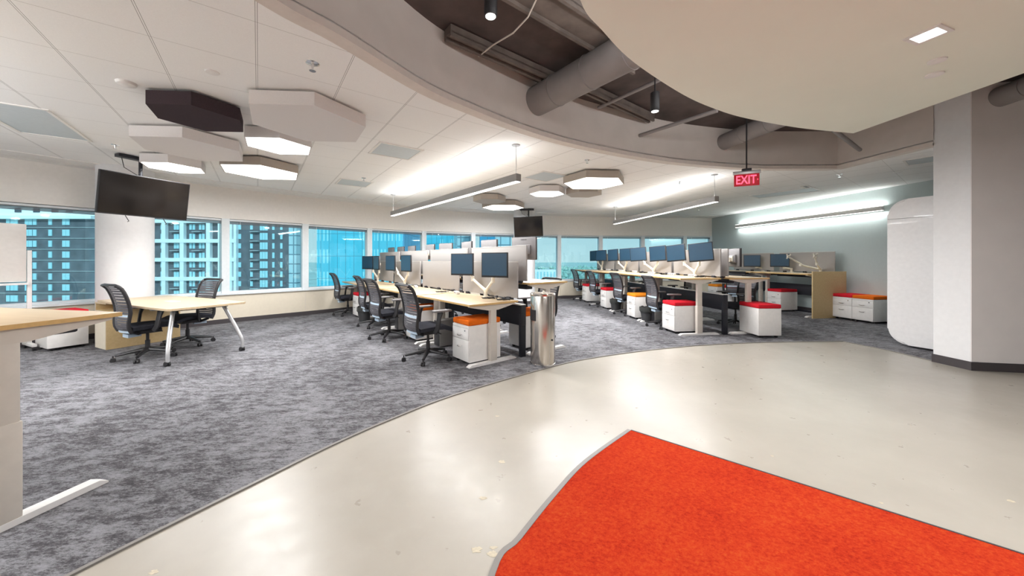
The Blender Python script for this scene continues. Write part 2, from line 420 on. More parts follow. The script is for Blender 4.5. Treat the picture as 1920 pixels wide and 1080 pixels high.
# side wall right, with panel seams, pier and closing walls
def wallseg(name, a, b, z0, z1, t, m):
    c, L, rz = seg_frame(a, b); return struct(name, MB().box((0, t/2, (z0+z1)/2), (L, t, z1-z0)), M[m], loc=(c.x, c.y, 0), rz=rz, smooth=False)
wallseg('wall_right', SIDE[0], SIDE[1], 0, 3.52, .15, 'accent'); wallseg('wall_right_front', SIDE[1], SIDE[2], 0, 3.52, .15, 'accent')
c, L, rz = seg_frame(SIDE[0], SIDE[1]); struct('baseboard_right', MB().box((0, -.006, .05), (L, .012, .1)), M['base'], loc=(c.x, c.y, 0), rz=rz)
PA, PB, PC = (5.61, 4.63), (5.63, 4.27), (9.2, 3.65)
struct('wall_pier', MB().prism([PA, PB, (6.4, 4.137), (6.4, 4.63)], 0, 3.52), M['pier'], smooth=False)
struct('wall_front_right', MB().prism([(5.632, 4.262), PC, (9.2, 3.9), (5.64, 4.45)], 0, 3.515), M['pgray'], smooth=False)
struct('baseboard_pier', MB().prism([(5.598, 4.64), (5.618, 4.256), (5.70, 4.242), (5.70, 4.64)], 0, .105), M['base'])
struct('baseboard_front_right', MB().prism([(5.618, 4.254), (9.2, 3.634), (9.2, 3.7), (5.62, 4.30)], 0, .104), M['base'])
struct('wall_east', MB().box((9.3, -.7, 1.75), (.2, 9, 3.52)), M['wall']); struct('wall_south', MB().box((0, -5.1, 1.75), (19, .2, 3.52)), M['wall'])

# ------------------------------------------------------------------ drop ceiling cloud and the things above it
CZ = 2.90; ADDED_STRIP = 5.0
ORDC = ['first', 'second', 'third', 'fourth', 'fifth', 'sixth', 'seventh', 'eighth', 'ninth', 'tenth', 'eleventh']
ca = [(.02, -2.6), (-.1, -.6), (.0, .6), (.2, 1.45), C(1088, 0, CZ), C(1130, 58, CZ), C(1190, 118, CZ), C(1280, 177, CZ), C(1340, 204, CZ), C(1400, 222, CZ), C(1500, 240, CZ), C(1600, 250, CZ)]
struct('ceiling_cloud', MB().prism(smooth_curve(ca) + [(4.24, 2.88), (4.3, -2.6)], CZ, CZ+.16), M['cloud'])
x, y = C(1740, 64.5, CZ)
t = thing('recessed_light', 'small square recessed light in the drop ceiling at upper right', 'light', x, y, CZ, R(-70))
mb = MB()
for sx, sy, a, b in ((0, .078, .18, .024), (0, -.078, .18, .024), (.078, 0, .024, .14), (-.078, 0, .024, .14)): mb.box((sx, sy, -.004), (a, b, .008))
mb.build('trim_ring', M['white'], t); MB().box((0, 0, -.002), (.13, .13, .004)).build('lens', M['lit'], t)
area('recessed_light_beam', x, y, CZ-.02, .13, .13, 42)
for (px, py, s, lab) in ((1757, 113, .052, 'white round cover plate in the drop ceiling just below the square light'), (1752, 139, .055, 'pale round cover plate in the drop ceiling, lower of the two')):
    x, y = C(px, py, CZ); tag(MB().lathe([(s*.3, -.012), (s, -.010), (s*1.02, 0)], (0, 0, 0), 24).build('cover_plate', M['white'], loc=(x, y, CZ)), lab, 'cover plate')
# unseen square lights added in the cloud overhead to brighten the room
for k, (lx, ly, lab) in enumerate([(1.2, .2, 'front left'), (2.9, .2, 'front right'), (1.2, -1.6, 'rear left'), (2.9, -1.6, 'rear right')]):
    t = thing('recessed_light', 'added square recessed fill light above the viewer, %s of four' % lab, 'light', lx, ly, CZ, R(-70), 'added square lights behind the viewer')
    MB().box((0, 0, -.003), (.17, .17, .006)).build('trim_ring', M['white'], t); MB().box((0, 0, -.007), (.13, .13, .004)).build('lens', M['lit'], t)
    area('recessed_light_beam', lx, ly, CZ-.03, .14, .14, 20)

# ducts, pipes, beam, cable, spotlights
def duct(a, b, r, label, seams=6):
    a = Vector(a); b = Vector(b); d = (b-a)
    mb = MB(); mb.tube([a, b], r, 36)
    for i in range(1, seams): p = a+d*i/seams; mb.tube([p-d.normalized()*.006, p+d.normalized()*.006], r+.006, 36)
    return tag(mb.build('air_duct', M['duct']), label, 'duct')
duct((.22, 4.30, 3.27), (1.95, 2.05, 3.27), .17, 'large round painted air duct running from the bulkhead over the drop ceiling')
duct((3.45, 5.72, 3.28), (3.95, 3.2, 3.28), .125, 'smaller round air duct above the exit sign')
duct((5.92, 4.25, 3.33), (5.78, 3.35, 3.33), .12, 'round duct stub coming out of the taupe wall at far right', 3)
for (bx, by, bw_, bl_, lab) in ((.55, 3.02, .30, 2.2, 'broad beam crossing the open deck above the lit spotlight'), (-.03, 3.62, .12, 1.42, 'narrow beam of the open deck along the bulkhead left of the large duct'), (1.42, 4.62, .10, 1.6, 'narrow beam of the open deck right of the large duct')):
    mb = MB(); mb.box((0, 0, 0), (bl_, bw_, .07)); mb.box((0, bw_/2-.015, -.045), (bl_, .03, .05)); mb.box((0, -bw_/2+.015, -.045), (bl_, .03, .05))
    tag(mb.build('deck_beam', M['beam'], loc=(bx, by, 3.45), rz=R(38)), lab, 'beam')
def pipe(a, b, r, label):
    mb = MB().tube([a, b], r, 12); tag(mb.build('conduit_pipe', M['duct']), label, 'pipe')
def at(px, py, z): x, y = C(px, py, z); return (x, y, z)
pipe(at(1122, 202, 3.38), at(1262, 138, 3.38), .022, 'thin pipe between the large duct and the hanging black spotlight')
pipe(at(1163, 266, 3.2), at(1345, 207, 3.2), .026, 'longer thin pipe running along the bulkhead left of the small duct')
pipe(at(1612, 281, 3.05), at(1562, 243, 3.05), .028, 'short slanting pipe by the corner of the bulkhead')
pts = [Vector(at(897, 106, 3.40)), Vector(at(925, 84, 3.36)), Vector(at(962, 62, 3.33)), Vector(at(990, 32, 3.36)), Vector(at(1010, -10, 3.42))]
tag(MB().tube(pts, .007, 6).build('loose_cable', M['bracket']), 'loose pale cable sagging across the dark deck', 'cable')
def spot(x, y, z, label, pw):
    t = thing('spotlight', label, 'spotlight', x, y, z)
    MB().lathe([(.045, .0), (.048, .005), (.048, .20), (.044, .205)], seg=24).build('housing', M['black'], t)
    MB().tube([(0, 0, .2), (0, 0, 3.5-z)], .008, 8).build('stem', M['black'], t)
    MB().lathe([(.036, -.002), (.04, .003)], seg=24).build('lens', M['lit'], t)
    d = bpy.data.lights.new('spot_beam', 'SPOT'); d.energy = pw*LK; d.spot_size = R(75); d.spot_blend = .5; d.shadow_soft_size = .04; d.color = (1, .96, .9)
    o = bpy.data.objects.new('spot_beam', d); COL.objects.link(o); o.parent = t; o.location = (0, 0, -.02)
x, y = C(920, 31, 3.12); spot(x, y, 3.12, 'lit round pendant spotlight at the top centre of the open deck', 30)
x, y = C(1228, 209, 2.98); spot(x, y, 2.98, 'black cylinder spotlight hanging near the edge of the drop ceiling', 30)

# unseen light strip added atop the drop ceiling to brighten bulkhead and deck
cv = [Vector(p) for p in smooth_curve(ca)[8::6]]
for k in range(len(cv)-1):
    a_, b_ = cv[k], cv[k+1]; dd = b_-a_; nn = Vector((dd.y, -dd.x)).normalized()
    c_ = (a_+b_)/2+nn*.16
    t = thing('added_strip_light', 'added light strip hidden on top of the drop ceiling edge, section %s from the viewer' % ORDC[k], 'light', c_.x, c_.y, CZ+.162, atan2(dd.y, dd.x), 'added light strips above the drop ceiling')
    MB().box((0, 0, .02), (dd.length*.96, .05, .04), .003).build('channel', M['white'], t); MB().box((0, 0, .042), (dd.length*.94, .035, .005)).build('diffuser', M['lit'], t)
    area('added_strip_glow', 0, 0, .05, dd.length*.94, .04, ADDED_STRIP*dd.length, rx=R(180-35), parent=t)
# exit sign
t = thing('exit_sign', 'red lit EXIT sign hanging on a rod from the open deck', 'sign', 3.44, 5.1, 2.44, R(-24))
MB().box((0, 0, .085), (.315, .012, .17), .002).build('panel', M['exitr'], t)
MB().box((0, 0, .195), (.345, .05, .05), .008).build('housing', M['silver'], t)
MB().box((0, 0, .235), (.12, .05, .04), .006).build('canopy', M['blackm'], t)
MB().tube([(0, 0, .25), (0, 0, 1.06)], .010, 8).build('rod', M['black'], t)
def text_mesh(name, s, size, parent, m, loc, rot=(R(90), 0, 0), sx=1):
    cu = bpy.data.curves.new(name, 'FONT'); cu.body = s; cu.size = size; cu.align_x = 'CENTER'; cu.align_y = 'CENTER'; cu.extrude = .0015; cu.offset = size*.012
    tmp = bpy.data.objects.new(name+'_tmp', cu); COL.objects.link(tmp)
    me = bpy.data.meshes.new_from_object(tmp.evaluated_get(bpy.context.evaluated_depsgraph_get()))
    bpy.data.objects.remove(tmp); me.materials.clear(); me.materials.append(m)
    o = bpy.data.objects.new(name, me); COL.objects.link(o); o.parent = parent; o.location = loc; o.rotation_euler = rot; o.scale = (sx, 1, 1); return o
text_mesh('letters', 'EXIT', .175, t, M['exitl'], (-.008, -.008, .085), sx=.72)
ar = MB(); ar.prism([(.128, -.014), (.142, 0), (.128, .014), (.133, 0)], -.009, -.0065, Matrix.Rotation(R(90), 4, 'X') @ Matrix.Translation((0, .085, .0155)))
ar.build('arrow', M['exitl'], t)

# ------------------------------------------------------------------ hexagon ceiling panels and lights
def hexpoly(s, a=R(3.8)): return [(s*cos(a+pi/3*k), s*sin(a+pi/3*k)) for k in range(6)]
def hex_panel(x, y, s, m, label, group):
    mb = MB().prism(hexpoly(s), 2.76, 2.885)
    t = thing('acoustic_hexagon', label, 'ceiling panel', x, y, 0, 0, group)
    mb.build('felt_body', m, t, smooth=False); h = MB()
    for k in range(3): h.tube([(s*.4*cos(k*2.1), s*.4*sin(k*2.1), 2.88), (s*.4*cos(k*2.1), s*.4*sin(k*2.1), 2.915)], .012, 8)
    h.build('standoff', M['silver'], t)
def hex_light(x, y, s, m, label, pw):
    t = thing('hexagon_light', label, 'light', x, y, 0)
    mb = MB(); o = hexpoly(s); i = hexpoly(s-.014); i2 = hexpoly(s-.016)
    mb.grid([[(*p, z) for p in q] for q, z in ((i2, 2.768), (i, 2.76), (o, 2.76), (o, 2.885), (hexpoly(s*.1), 2.885))], True); mb.build('housing', m, t, smooth=False)
    MB().prism(hexpoly(s-.015), 2.764, 2.772).build('diffuser', M['lit'], t, smooth=False)
    MB().box((0, 0, 2.90), (.2, .2, .03)).build('mount', M['silver'], t)
    area('hexagon_light_glow', x, y, 2.75, s*1.5, s*1.5, pw)
hex_panel(-3.13, 3.48, .388, M['hexd'], 'dark plum hexagon panel under the tile ceiling, upper left', 'plain hexagon panels')
hex_panel(-2.116, 3.64, .57, M['hexw'], 'large white hexagon panel right of the dark plum one', 'plain hexagon panels')
hex_panel(-4.10, 4.46, .57, M['hexw'], 'large white hexagon panel below the dark plum one, above the big TV', 'plain hexagon panels')
hex_light(-2.89, 4.32, .388, M['hexw'], 'small lit hexagon light under the large white panel', 34)
hex_light(-4.04, 5.61, .57, M['hexg'], 'large lit hexagon light with taupe rim, left cluster', 46)
hex_light(-5.17, 5.33, .388, M['hexw'], 'small lit hexagon light with white rim nearest the big TV', 14)
hex_light(1.51, 6.42, .57, M['hexg'], 'large lit hexagon light with taupe rim between the two bench rows', 64)
hex_light(.745, 7.42, .388, M['hexw'], 'small lit hexagon light with white rim, middle cluster', 34)
hex_light(-.235, 9.35, .57, M['hexg'], 'large lit hexagon light nearest the small TV', 60)
hex_panel(1.545, 7.47, .388, M['hexg'], 'small taupe hexagon panel behind the large lit hexagon, middle cluster', 'plain hexagon panels')
hex_panel(-.54, 8.35, .388, M['hexg'], 'small taupe hexagon panel beside the lit hexagon near the small TV', 'plain hexagon panels')
for lx, ly, lab in ((-4.2, 0.6, 'beside the foreground desk'), (-6.3, 1.2, 'beside the left window wall'), (-4.6, -2.2, 'behind the viewer'), (-6.8, -2.4, 'in the rear left corner')):
    hex_light(lx, ly, .57, M['hexg'], 'added hexagon fill light ' + lab + ', outside the view', 26)  # unseen lights added to raise the general light in the room

# linear pendants
def pendant(a, b, zc, label, hanger_len, pw, group='linear pendant lights'):
    A = Vector(a); B = Vector(b); c = (A+B)/2; L = (B-A).length; rz = atan2((A-B).y, (A-B).x)
    t = thing('linear_pendant', label, 'light', c.x, c.y, zc, rz, group)
    mb = MB(); mb.box((0, 0, .02), (L, .085, .10), .003)
    mb.build('housing', M['lamp'], t); MB().box((0, 0, -.033), (L-.02, .072, .010)).build('diffuser', M['lit'], t)
    for s in (1, -1):
        MB().tube([(s*(L/2-.06), 0, .07), (s*(L/2-.055), .004, .2), (s*(L/2-.06), 0, CEIL-zc)], .0045, 6).build('hanger', M['silver'], t)
        MB().lathe([(.055, CEIL-zc-.012), (.06, CEIL-zc)], (s*(L/2-.06), 0, 0), 20).build('canopy', M['silver'], t)
    o = area('pendant_glow', 0, 0, -.06, L*.97, .07, pw, parent=t)
    MB().box((0, 0, .0705), (L-.05, .06, .004)).build('top_diffuser', M['lit'], t)
    area('pendant_uplight', 0, 0, .09, L*.97, .06, pw*.15, rx=pi, parent=t)
pendant((.09, 4.66), (-2.86, 8.30), 2.44, 'grey linear pendant light over the left bench row', .4, 70)
pendant((3.70, 6.28), (3.0, 10.2), 2.44, 'grey linear pendant light over the right bench row', .4, 70)
def far_pendant(a, b, lab):
    pendant(a, b, 2.44, lab, .4, 30, 'linear pendant lights'); t = [o for o in COL.objects if o.get('label') == lab][0]
    area('pendant_uplight', 0, 0, .095, 3.0, .06, 75, rx=pi, parent=t)  # extra strong uplight added out of view to brighten the tile ceiling
far_pendant((-3.9, 1.0), (-6.9, 2.9), 'grey linear pendant light left of the viewer, outside the view'); far_pendant((-2.7, -1.3), (-6.4, -.9), 'grey linear pendant light behind the viewer')
# wall washer
a = Vector((7.45, 11.5)); b = Vector((8.00, 7.45)); c = (a+b)/2; L = (a-b).length; rz = atan2((b-a).y, (b-a).x)
t = thing('wall_washer_light', 'long white light bar washing the blue-grey wall', 'light', c.x-.05, c.y, 2.47, rz)
MB().box((0, 0, 0), (L, .06, .09), .003).build('housing', M['white'], t)
MB().box((0, .055, 0), (L-.3, .06, .05)).build('wall_bracket', M['white'], t)
for s in (1, -1): MB().box((0, 0, s*.048), (L-.02, .045, .008)).build('diffuser', M['lit'], t)
area('washer_down', 0, .05, -.06, L, .05, 15, (.95, 1, .97), parent=t); area('washer_up', 0, .05, .06, L, .05, 9, (.95, 1, .97), rx=pi, parent=t)

# small ceiling fittings
def sprinkler(px, py, label, s=1, kind='pendent'):
    x, y = C(px, py); t = thing('sprinkler', label, 'sprinkler', x, y, CEIL)
    MB().lathe([(.03*s, -.004), (.042*s, 0)], seg=20).build('escutcheon', M['chrome'], t)
    MB().lathe([(.006, -.045*s), (.010, -.02), (.014, 0)], seg=10).build('head', M['chrome'], t)
    MB().lathe([(.020*s, -.05*s), (.020*s, -.047*s)], seg=12).build('deflector', M['chrome'], t)
sprinkler(586, 119, 'chrome fire sprinkler in the tiles above the large white hexagon', 1.2)
sprinkler(216, 272, 'small fire sprinkler in the tiles left of the big TV')
sprinkler(1101, 300, 'small fire sprinkler above the large lit hexagon between the rows')
sprinkler(1574, 327, 'small fire sprinkler in the tiles right of the exit sign')
sprinkler(682, 334, 'small fire sprinkler left of the left linear pendant')
sprinkler(1274, 340, 'small fire sprinkler between the exit sign and the middle hexagons')
sprinkler(1310, 392, 'small fire sprinkler over the far end of the right row')
for px, py, nm, lab, s in ((237, 155, 'smoke_detector', 'white round smoke detector in the tiles left of the dark hexagon', .07), (398, 135, 'cover_plate', 'white round cover plate above the dark hexagon', .05),
                           (1683, 323, 'cover_plate', 'white round cover plate in the tiles near the pier', .06)):
    x, y = C(px, py); tag(MB().lathe([(s*.55, -.03 if 'smoke' in nm else -.010), (s*.9, -.02 if 'smoke' in nm else -.008), (s, 0)], seg=28).build(nm, M['white'], loc=(x, y, CEIL)), lab, 'detector' if 'smoke' in nm else 'cover plate')
GA = atan2(.591, .807)
def diffuser(px, py, sx, sy, label, m='diff'):
    x, y = C(px, py); t = thing('air_diffuser', label, 'air vent', x, y, CEIL, GA)
    mb = MB()
    for a, b, c_, d in ((0, sy/2, sx+.03, .03), (0, -sy/2, sx+.03, .03), (sx/2, 0, .03, sy), (-sx/2, 0, .03, sy)): mb.box((a, b, -.004), (c_, d, .01))
    mb.build('rim', M['wall'], t); MB().box((0, 0, -.001), (sx-.02, sy-.02, .004)).build('panel', M[m], t)
diffuser(60, 228, .57, 1.18, 'pale blue-grey ceiling panel at the far left edge'); diffuser(742, 284, .58, .58, 'grey square air diffuser left of the left pendant')
diffuser(1022, 331, .58, .58, 'pale air diffuser by the large lit hexagon'); diffuser(664, 343, .58, .58, 'grey air diffuser near the window wall')
diffuser(1470, 362, .58, 1.18, 'pale ceiling light panel above the blue-grey wall'); diffuser(1512, 350, .30, .10, 'small slot vent in the tiles right of the exit sign', 'lamp')
diffuser(1735, 300, .5, .4, 'grey air diffuser beside the pier')

# ------------------------------------------------------------------ columns
for px, d, lab in ((-47.98, 8.9, 'a'), (None, None, 'b')):
    if px: cx, cy, r_ = 8.9*sin(R(px)), 8.9*cos(R(px)), .343
    else: cx, cy, r_ = .39, 10.98, .335
    struct('wall_column_left' if px else 'wall_column_middle', MB().lathe([(r_, 0), (r_, CEIL)], (0, 0, 0), 64), M['pier'], loc=(cx, cy, 0))
    struct('baseboard_column_left' if px else 'baseboard_column_middle', MB().lathe([(r_+.008, 0), (r_+.008, .1)], (0, 0, 0), 64), M['base'], loc=(cx, cy, 0))

# ------------------------------------------------------------------ televisions
def tv(x, y, zc, rz, w, h, tilt, label, plate_z=CEIL, roll=0):
    t = thing('television', label, 'television', x, y, zc, rz)
    rx = Matrix.Rotation(roll, 4, 'Y') @ Matrix.Rotation(tilt, 4, 'X')
    def put(mb, nm, m): 
        for v in mb.bm.verts: v.co = rx @ v.co
        mb.build(nm, m, t)
    put(MB().box((0, .012, 0), (w, .045, h), .006), 'case', M['black']); put(MB().box((0, -.0115, .004), (w-.022, .004, h-.03)), 'screen', M['tv'])
    put(MB().box((0, .06, 0), (w*.5, .06, h*.5), .01), 'rear_housing', M['black'])
    mb = MB(); mb.tube([(0, .16, -.05), (0, .16, plate_z-zc)], .022, 12); mb.box((0, .12, 0), (.1, .12, .16)); mb.build('ceiling_pole', M['blackm'], t)
    MB().box((-.05, .16, plate_z-zc-.03), (.42, .12, .045), .005).build('mount_plate', M['blackm'], t)
    MB().tube([(-.22, .14, plate_z-zc-.04), (-.2, .12, .42*h+.16), (-.06, .1, .5*h+.02), (.0, .12, .5*h+.12)], .005, 6).build('cable', M['black'], t)
    for sx in (-.22, .2): MB().tube([(sx*w, .03, -h/2), (sx*w+.02, .02, -h/2-.05), (sx*w+.035, .02, -h/2-.08), (sx*w+.02, .02, -h/2-.09)], .005, 6).build('dangling_cable', M['black'], t)
tv(-5.50, 5.24, 2.30, atan2(.95, .32), 1.03, .60, R(9), 'large television hung from the ceiling beside the left white column')
tv(.485, 10.35, 2.35, R(-6), .86, .60, R(8), 'small distant television hung from the ceiling by the middle column', roll=R(-2))

# ------------------------------------------------------------------ furniture makers (front of each piece is local -Y)
def mk_chair():
    t = thing('office_chair', '', 'chair')
    # seat
    mb = MB(); rows = []
    for i in range(9):
        v = i/8; y = -.21+.46*v; zt = .482+.012*sin(v*pi)-(.035*(v-.75)/.25 if v > .75 else 0)
        hw = .245*(1-.10*abs(v-.5)**2*2); rows.append([(hw*u, y, zt-.012*(abs(u)**4)-.0*abs(u)) for u in (-1, -.9, -.5, 0, .5, .9, 1)] + [(hw*u, y, zt-.06) for u in (.93, .4, -.4, -.93)])
    v = mb.grid(rows, True); mb.bm.faces.new(v[0][::-1]); mb.bm.faces.new(v[-1]); mb.build('seat', M['chairfab'], t)
    P = [(-.215, .40), (-.245, .47), (-.248, .56), (-.235, .66), (-.245, .76), (-.275, .88), (-.315, .98), (-.36, 1.025)]
    def prof(s):
        f = s*(len(P)-1); i = min(int(f), len(P)-2); q = f-i
        a = P[max(i-1, 0)]; b = P[i]; c = P[i+1]; d = P[min(i+2, len(P)-1)]
        return [.5*((2*b[k])+(c[k]-a[k])*q+(2*a[k]-5*b[k]+4*c[k]-d[k])*q*q+(3*b[k]-a[k]-3*c[k]+d[k])*q**3) for k in (0, 1)]
    def hw(s): return .195+.025*sin(min(1, s*1.3)*pi*.5)-.01*max(0, s-.8)*5
    n = 18; mb = MB(); lb = MB()
    for i in range(n):
        s0 = .07+.86*i/n; s1 = s0+.86/n*.84; tgt = lb if i in (6,) else mb
        rows = []
        for s in (s0, s1):
            y, z = prof(s); w = hw(s); rows.append([(w*u, y-.028*(1-u*u), z) for u in (-1, -.6, -.2, .2, .6, 1)])
        back = [[(x, y-.004, z) for x, y, z in r] for r in rows]
        tgt.grid([rows[0], rows[1], back[1], back[0], rows[0]])
    mb.build('back_straps', M['slat'], t); tag(lb.build('lumbar_strap', M['lumbar'], t), 'pale lumbar strap')
    pts = []
    for k in range(15): s = k/14; y, z = prof(s); pts.append((-hw(s)-.006, y, z))
    top = [(u*.16, P[-1][0]-.012*(1-u*u), P[-1][1]+.006) for u in (-1, -.5, 0, .5, 1)]
    pts = pts + top + [(-x, y, z) for x, y, z in pts[::-1]]
    MB().tube(pts, .016, 8, sq=(1, 1.35)).build('back_frame', M['black'], t)
    mb = MB(); mb.grid([[(.19*u, -.222-.03*(1-u*u), z) for u in (-1, -.5, 0, .5, 1)] for z in (.395, .435)] + [[(.18*u, -.175-.03*(1-u*u), .425) for u in (-1, -.5, 0, .5, 1)]]); tag(mb.build('back_ledge', M['lumbar'], t), 'pale lower ledge of the backrest')
    for s in (-1, 1):
        a = thing_part('armrest', t); 
        mb = MB(); mb.tube([(s*.24, -.02, .40), (s*.275, 0, .46), (s*.285, .02, .60), (s*.28, .04, .675)], [.022, .026, .024, .032], 8, sq=(.7, 1.4)); mb.build('upright', M['black'], a)
        MB().box((s*.275, .065, .688), (.085, .26, .028), .012).build('pad', M['armpad'], a)
    mb = MB(); mb.box((0, -.01, .385), (.20, .26, .06), .015); mb.tube([(-.16, -.2, .41), (-.1, -.12, .37), (0, -.08, .36), (.1, -.12, .37), (.16, -.2, .41)], .02, 8); mb.tube([(.1, .06, .38), (.26, .06, .385)], .007, 6); mb.build('tilt_mechanism', M['black'], t)
    mb = MB(); mb.prism([(-.085, -.215), (.085, -.215), (.03, -.07), (-.03, -.07)], .325, .37); tag(mb.build('mechanism_cover', M['lumbar'], t), 'pale cover under the seat')
    MB().lathe([(.045, .10), (.045, .14), (.026, .15), (.026, .25), (.017, .255), (.017, .37)], seg=16).build('gas_column', M['black'], t)
    mb = MB()
    for k in range(5):
        a = pi/2+k*2*pi/5+.3; mb.tube([(.03*cos(a), .03*sin(a), .125), (.16*cos(a), .16*sin(a), .11), (.30*cos(a), .30*sin(a), .085)], [.036, .027, .018], 8, sq=(1, .8))
    mb.build('star_base', M['black'], t)
    for k in range(5):
        a = pi/2+k*2*pi/5+.3; c = Vector((.315*cos(a), .315*sin(a), .031)); mb = MB(); d = Vector((-sin(a), cos(a), 0))
        for s in (-1, 1): mb.tube([c+d*s*.008, c+d*s*.024], .029, 14)
        mb.tube([c, c+Vector((0, 0, .06))], .008, 6); mb.box((c.x, c.y, .052), (.045, .045, .02), .006, rz=a); mb.build('caster', M['black'], t)
    return t
def thing_part(name, parent):
    o = bpy.data.objects.new(name, None); COL.objects.link(o); o.parent = parent; return o
def mk_chair2():
    return mk_chair()

def mk_ped(cush, drawers=True):
    def f():
        t = thing('pedestal_cabinet', '', 'cabinet')
        MB().box((0, .005, .283), (.40, .49, .465), .004).build('body', M['white'], t)
        if drawers:
            for z0, z1 in ((.335, .475), (.06, .330)):
                d = MB().box((0, -.248, (z0+z1)/2), (.392, .018, z1-z0), .003).build('drawer', M['white'], t)
                zh = z1-.085; mb = MB().tube([(-.05, -.256, zh), (-.048, -.275, zh-.004), (-.02, -.285, zh-.008), (.02, -.285, zh-.008), (.048, -.275, zh-.004), (.05, -.256, zh)], .005, 8)
                mb.build('handle', M['chrome'], d)
            MB().tube([(.13, -.255, .452), (.13, -.268, .452)], .011, 12).build('lock', M['chrome'], t)
            MB().box((0, -.246, .495), (.392, .014, .034), .002).build('top_rail', M['white'], t)
        mb = MB().box((0, 0, .5515), (.405, .505, .07), .018, 3); tag(mb.build('cushion', M[cush], t), {'cred': 'red', 'cor': 'orange', 'cyl': 'yellow-orange'}[cush]+' seat cushion')
        for sx in (-1, 1):
            for sy in (-1, 1):
                mb = MB(); mb.tube([(sx*.15-.012, sy*.19, .026), (sx*.15+.012, sy*.19, .026)], .025, 12); mb.box((sx*.15, sy*.19, .045), (.03, .03, .012)); mb.build('caster', M['black'], t)
        return t
    return f

def mk_desk(z, L=1.56, D=.78, screen=True, legsx=None):
    def f():
        t = thing('standing_desk', '', 'desk')
        d = MB().box((0, 0, z-.0125), (L, D, .025), .002).build('desktop', M['maple'], t)
        mb = MB()
        for a, b, c_, e in ((0, -D/2-.001, L, .0025), (0, D/2+.001, L, .0025), (L/2+.001, 0, .0025, D), (-L/2-.001, 0, .0025, D)): mb.box((a, b, z-.0125), (c_, e, .0235))
        mb.build('edge_band', M['mapleedge'], d)
        for s in (-1, 1):
            x = s*(L/2-.055); l = thing_part('leg', t)
            mb = MB(); H = z-.03
            mb.box((x, 0, .02+.26), (.065, .105, .50), .006); mb.box((x, 0, (.5+H)/2), (.055, .092, H-.5), .005); mb.build('column', M['bracket'], l)
            mb = MB(); q = [(-.38, 0), (.38, 0), (.38, .012), (.34, .035), (-.34, .035), (-.38, .012)]
            mb.prism(q, x-.035, x+.035, Matrix(((0, 0, 1, 0), (1, 0, 0, 0), (0, 1, 0, .006), (0, 0, 0, 1)))); mb.build('foot', M['white'], l)
            mb = MB(); q = [(-D/2+.03, 0), (D/2-.03, 0), (D/2-.03, -.016), (.075, -.075), (-.075, -.075), (-D/2+.03, -.016)]
            mb.prism(q, x-.028, x+.028, Matrix(((0, 0, 1, 0), (1, 0, 0, 0), (0, 1, 0, z-.026), (0, 0, 0, 1)))); mb.build('bracket', M['bracket'], l)
        mb = MB(); mb.box((0, .10, z-.055), (L-.15, .05, .05)); mb.box((0, .26, z-.07), (L-.3, .12, .07), .01); mb.build('crossbar', M['blackm'], t)
        if screen:
            p = MB().box((0, D/2+.025, z+.275), (L-.07, .024, .50), .003).build('privacy_screen', M['felt'], t)
            MB().box((0, D/2+.025, z+.527), (L-.068, .027, .010)).build('top_trim', M['felttrim'], p)
            for sx in (-.55, 0, .55): MB().box((sx, D/2+.01, z+.01), (.07, .05, .05)).build('clamp', M['blackm'], p)
        return t
    return f

def mk_monitor(front=True):
    def f():
        t = thing('monitor', '', 'monitor')
        MB().box((0, 0, 0), (.415, .026, .345), .005).build('bezel', M['black'], t)
        MB().box((0, -.0135, .006), (.385, .003, .305)).build('screen', M['screen'], t)
        tag(MB().box((0, .018, 0), (.40, .02, .33), .009).build('rear_case', M['mback'], t), 'grey rear case')
        MB().box((0, .04, -.02), (.24, .04, .15), .012).build('rear_bulge', M['mback'], t)
        MB().box((0, .066, -.02), (.11, .012, .11), .003).build('mount_plate', M['arm'], t)
        return t
    return f
def monitor(p, z, face, label, tilt=0):
    """p: centre on plan, z: centre height, face: direction the screen looks towards (radians)"""
    return place('monitor', mk_monitor(), p[0], p[1], face+pi/2, label, 'flat monitors on arms', z)
def arm(base, zb, mounts, label):
    """pole clamped at base on the desk edge, one articulated arm per (x,y,z) mount"""
    t = thing('monitor_stand', label, 'monitor arm', base[0], base[1], zb, 0, 'cream monitor arms')
    mb = MB(); mb.lathe([(.045, .0), (.045, .012), (.026, .02), (.026, .07), (.032, .072), (.032, .115)], seg=18); mb.build('post', M['arm'], t)
    for k, m in enumerate(mounts):
        e = Vector((m[0]-base[0], m[1]-base[1], m[2]-zb)); s = Vector((0, 0, .09)); mid = Vector((e.x*.62, e.y*.62, max(.12, e.z-.20)))
        mb = MB(); mb.tube([s, s+(mid-s)*.5, mid], [.026, .021, .021], 10); mb.tube([mid-Vector((0, 0, .03)), mid+Vector((0, 0, .045))], .026, 12)
        mb.tube([mid+Vector((0, 0, .03)), e+(mid-e)*.15], [.019, .019], 10); mb.tube([e-Vector((0, 0, .03)), e+Vector((0, 0, .03))], .022, 10)
        mb.build('arm', M['arm'], t)
    return t

class Row:
    def __init__(s, O, d): s.O = Vector(O); s.d = Vector(d).normalized(); s.p = Vector((s.d.y, -s.d.x)); s.rz = atan2(-s.p.x, s.p.y)
    def P(s, t, q): v = s.O+s.d*t+s.p*q; return (v.x, v.y)
r1 = Row((-.52, 4.27), (-.631, .776)); r2 = Row((2.98, 6.15), (-.131, .991)); r3 = Row((6.9, 8.02), (-.164, .986))
ORDN = ['nearest', 'second', 'third', 'farthest']

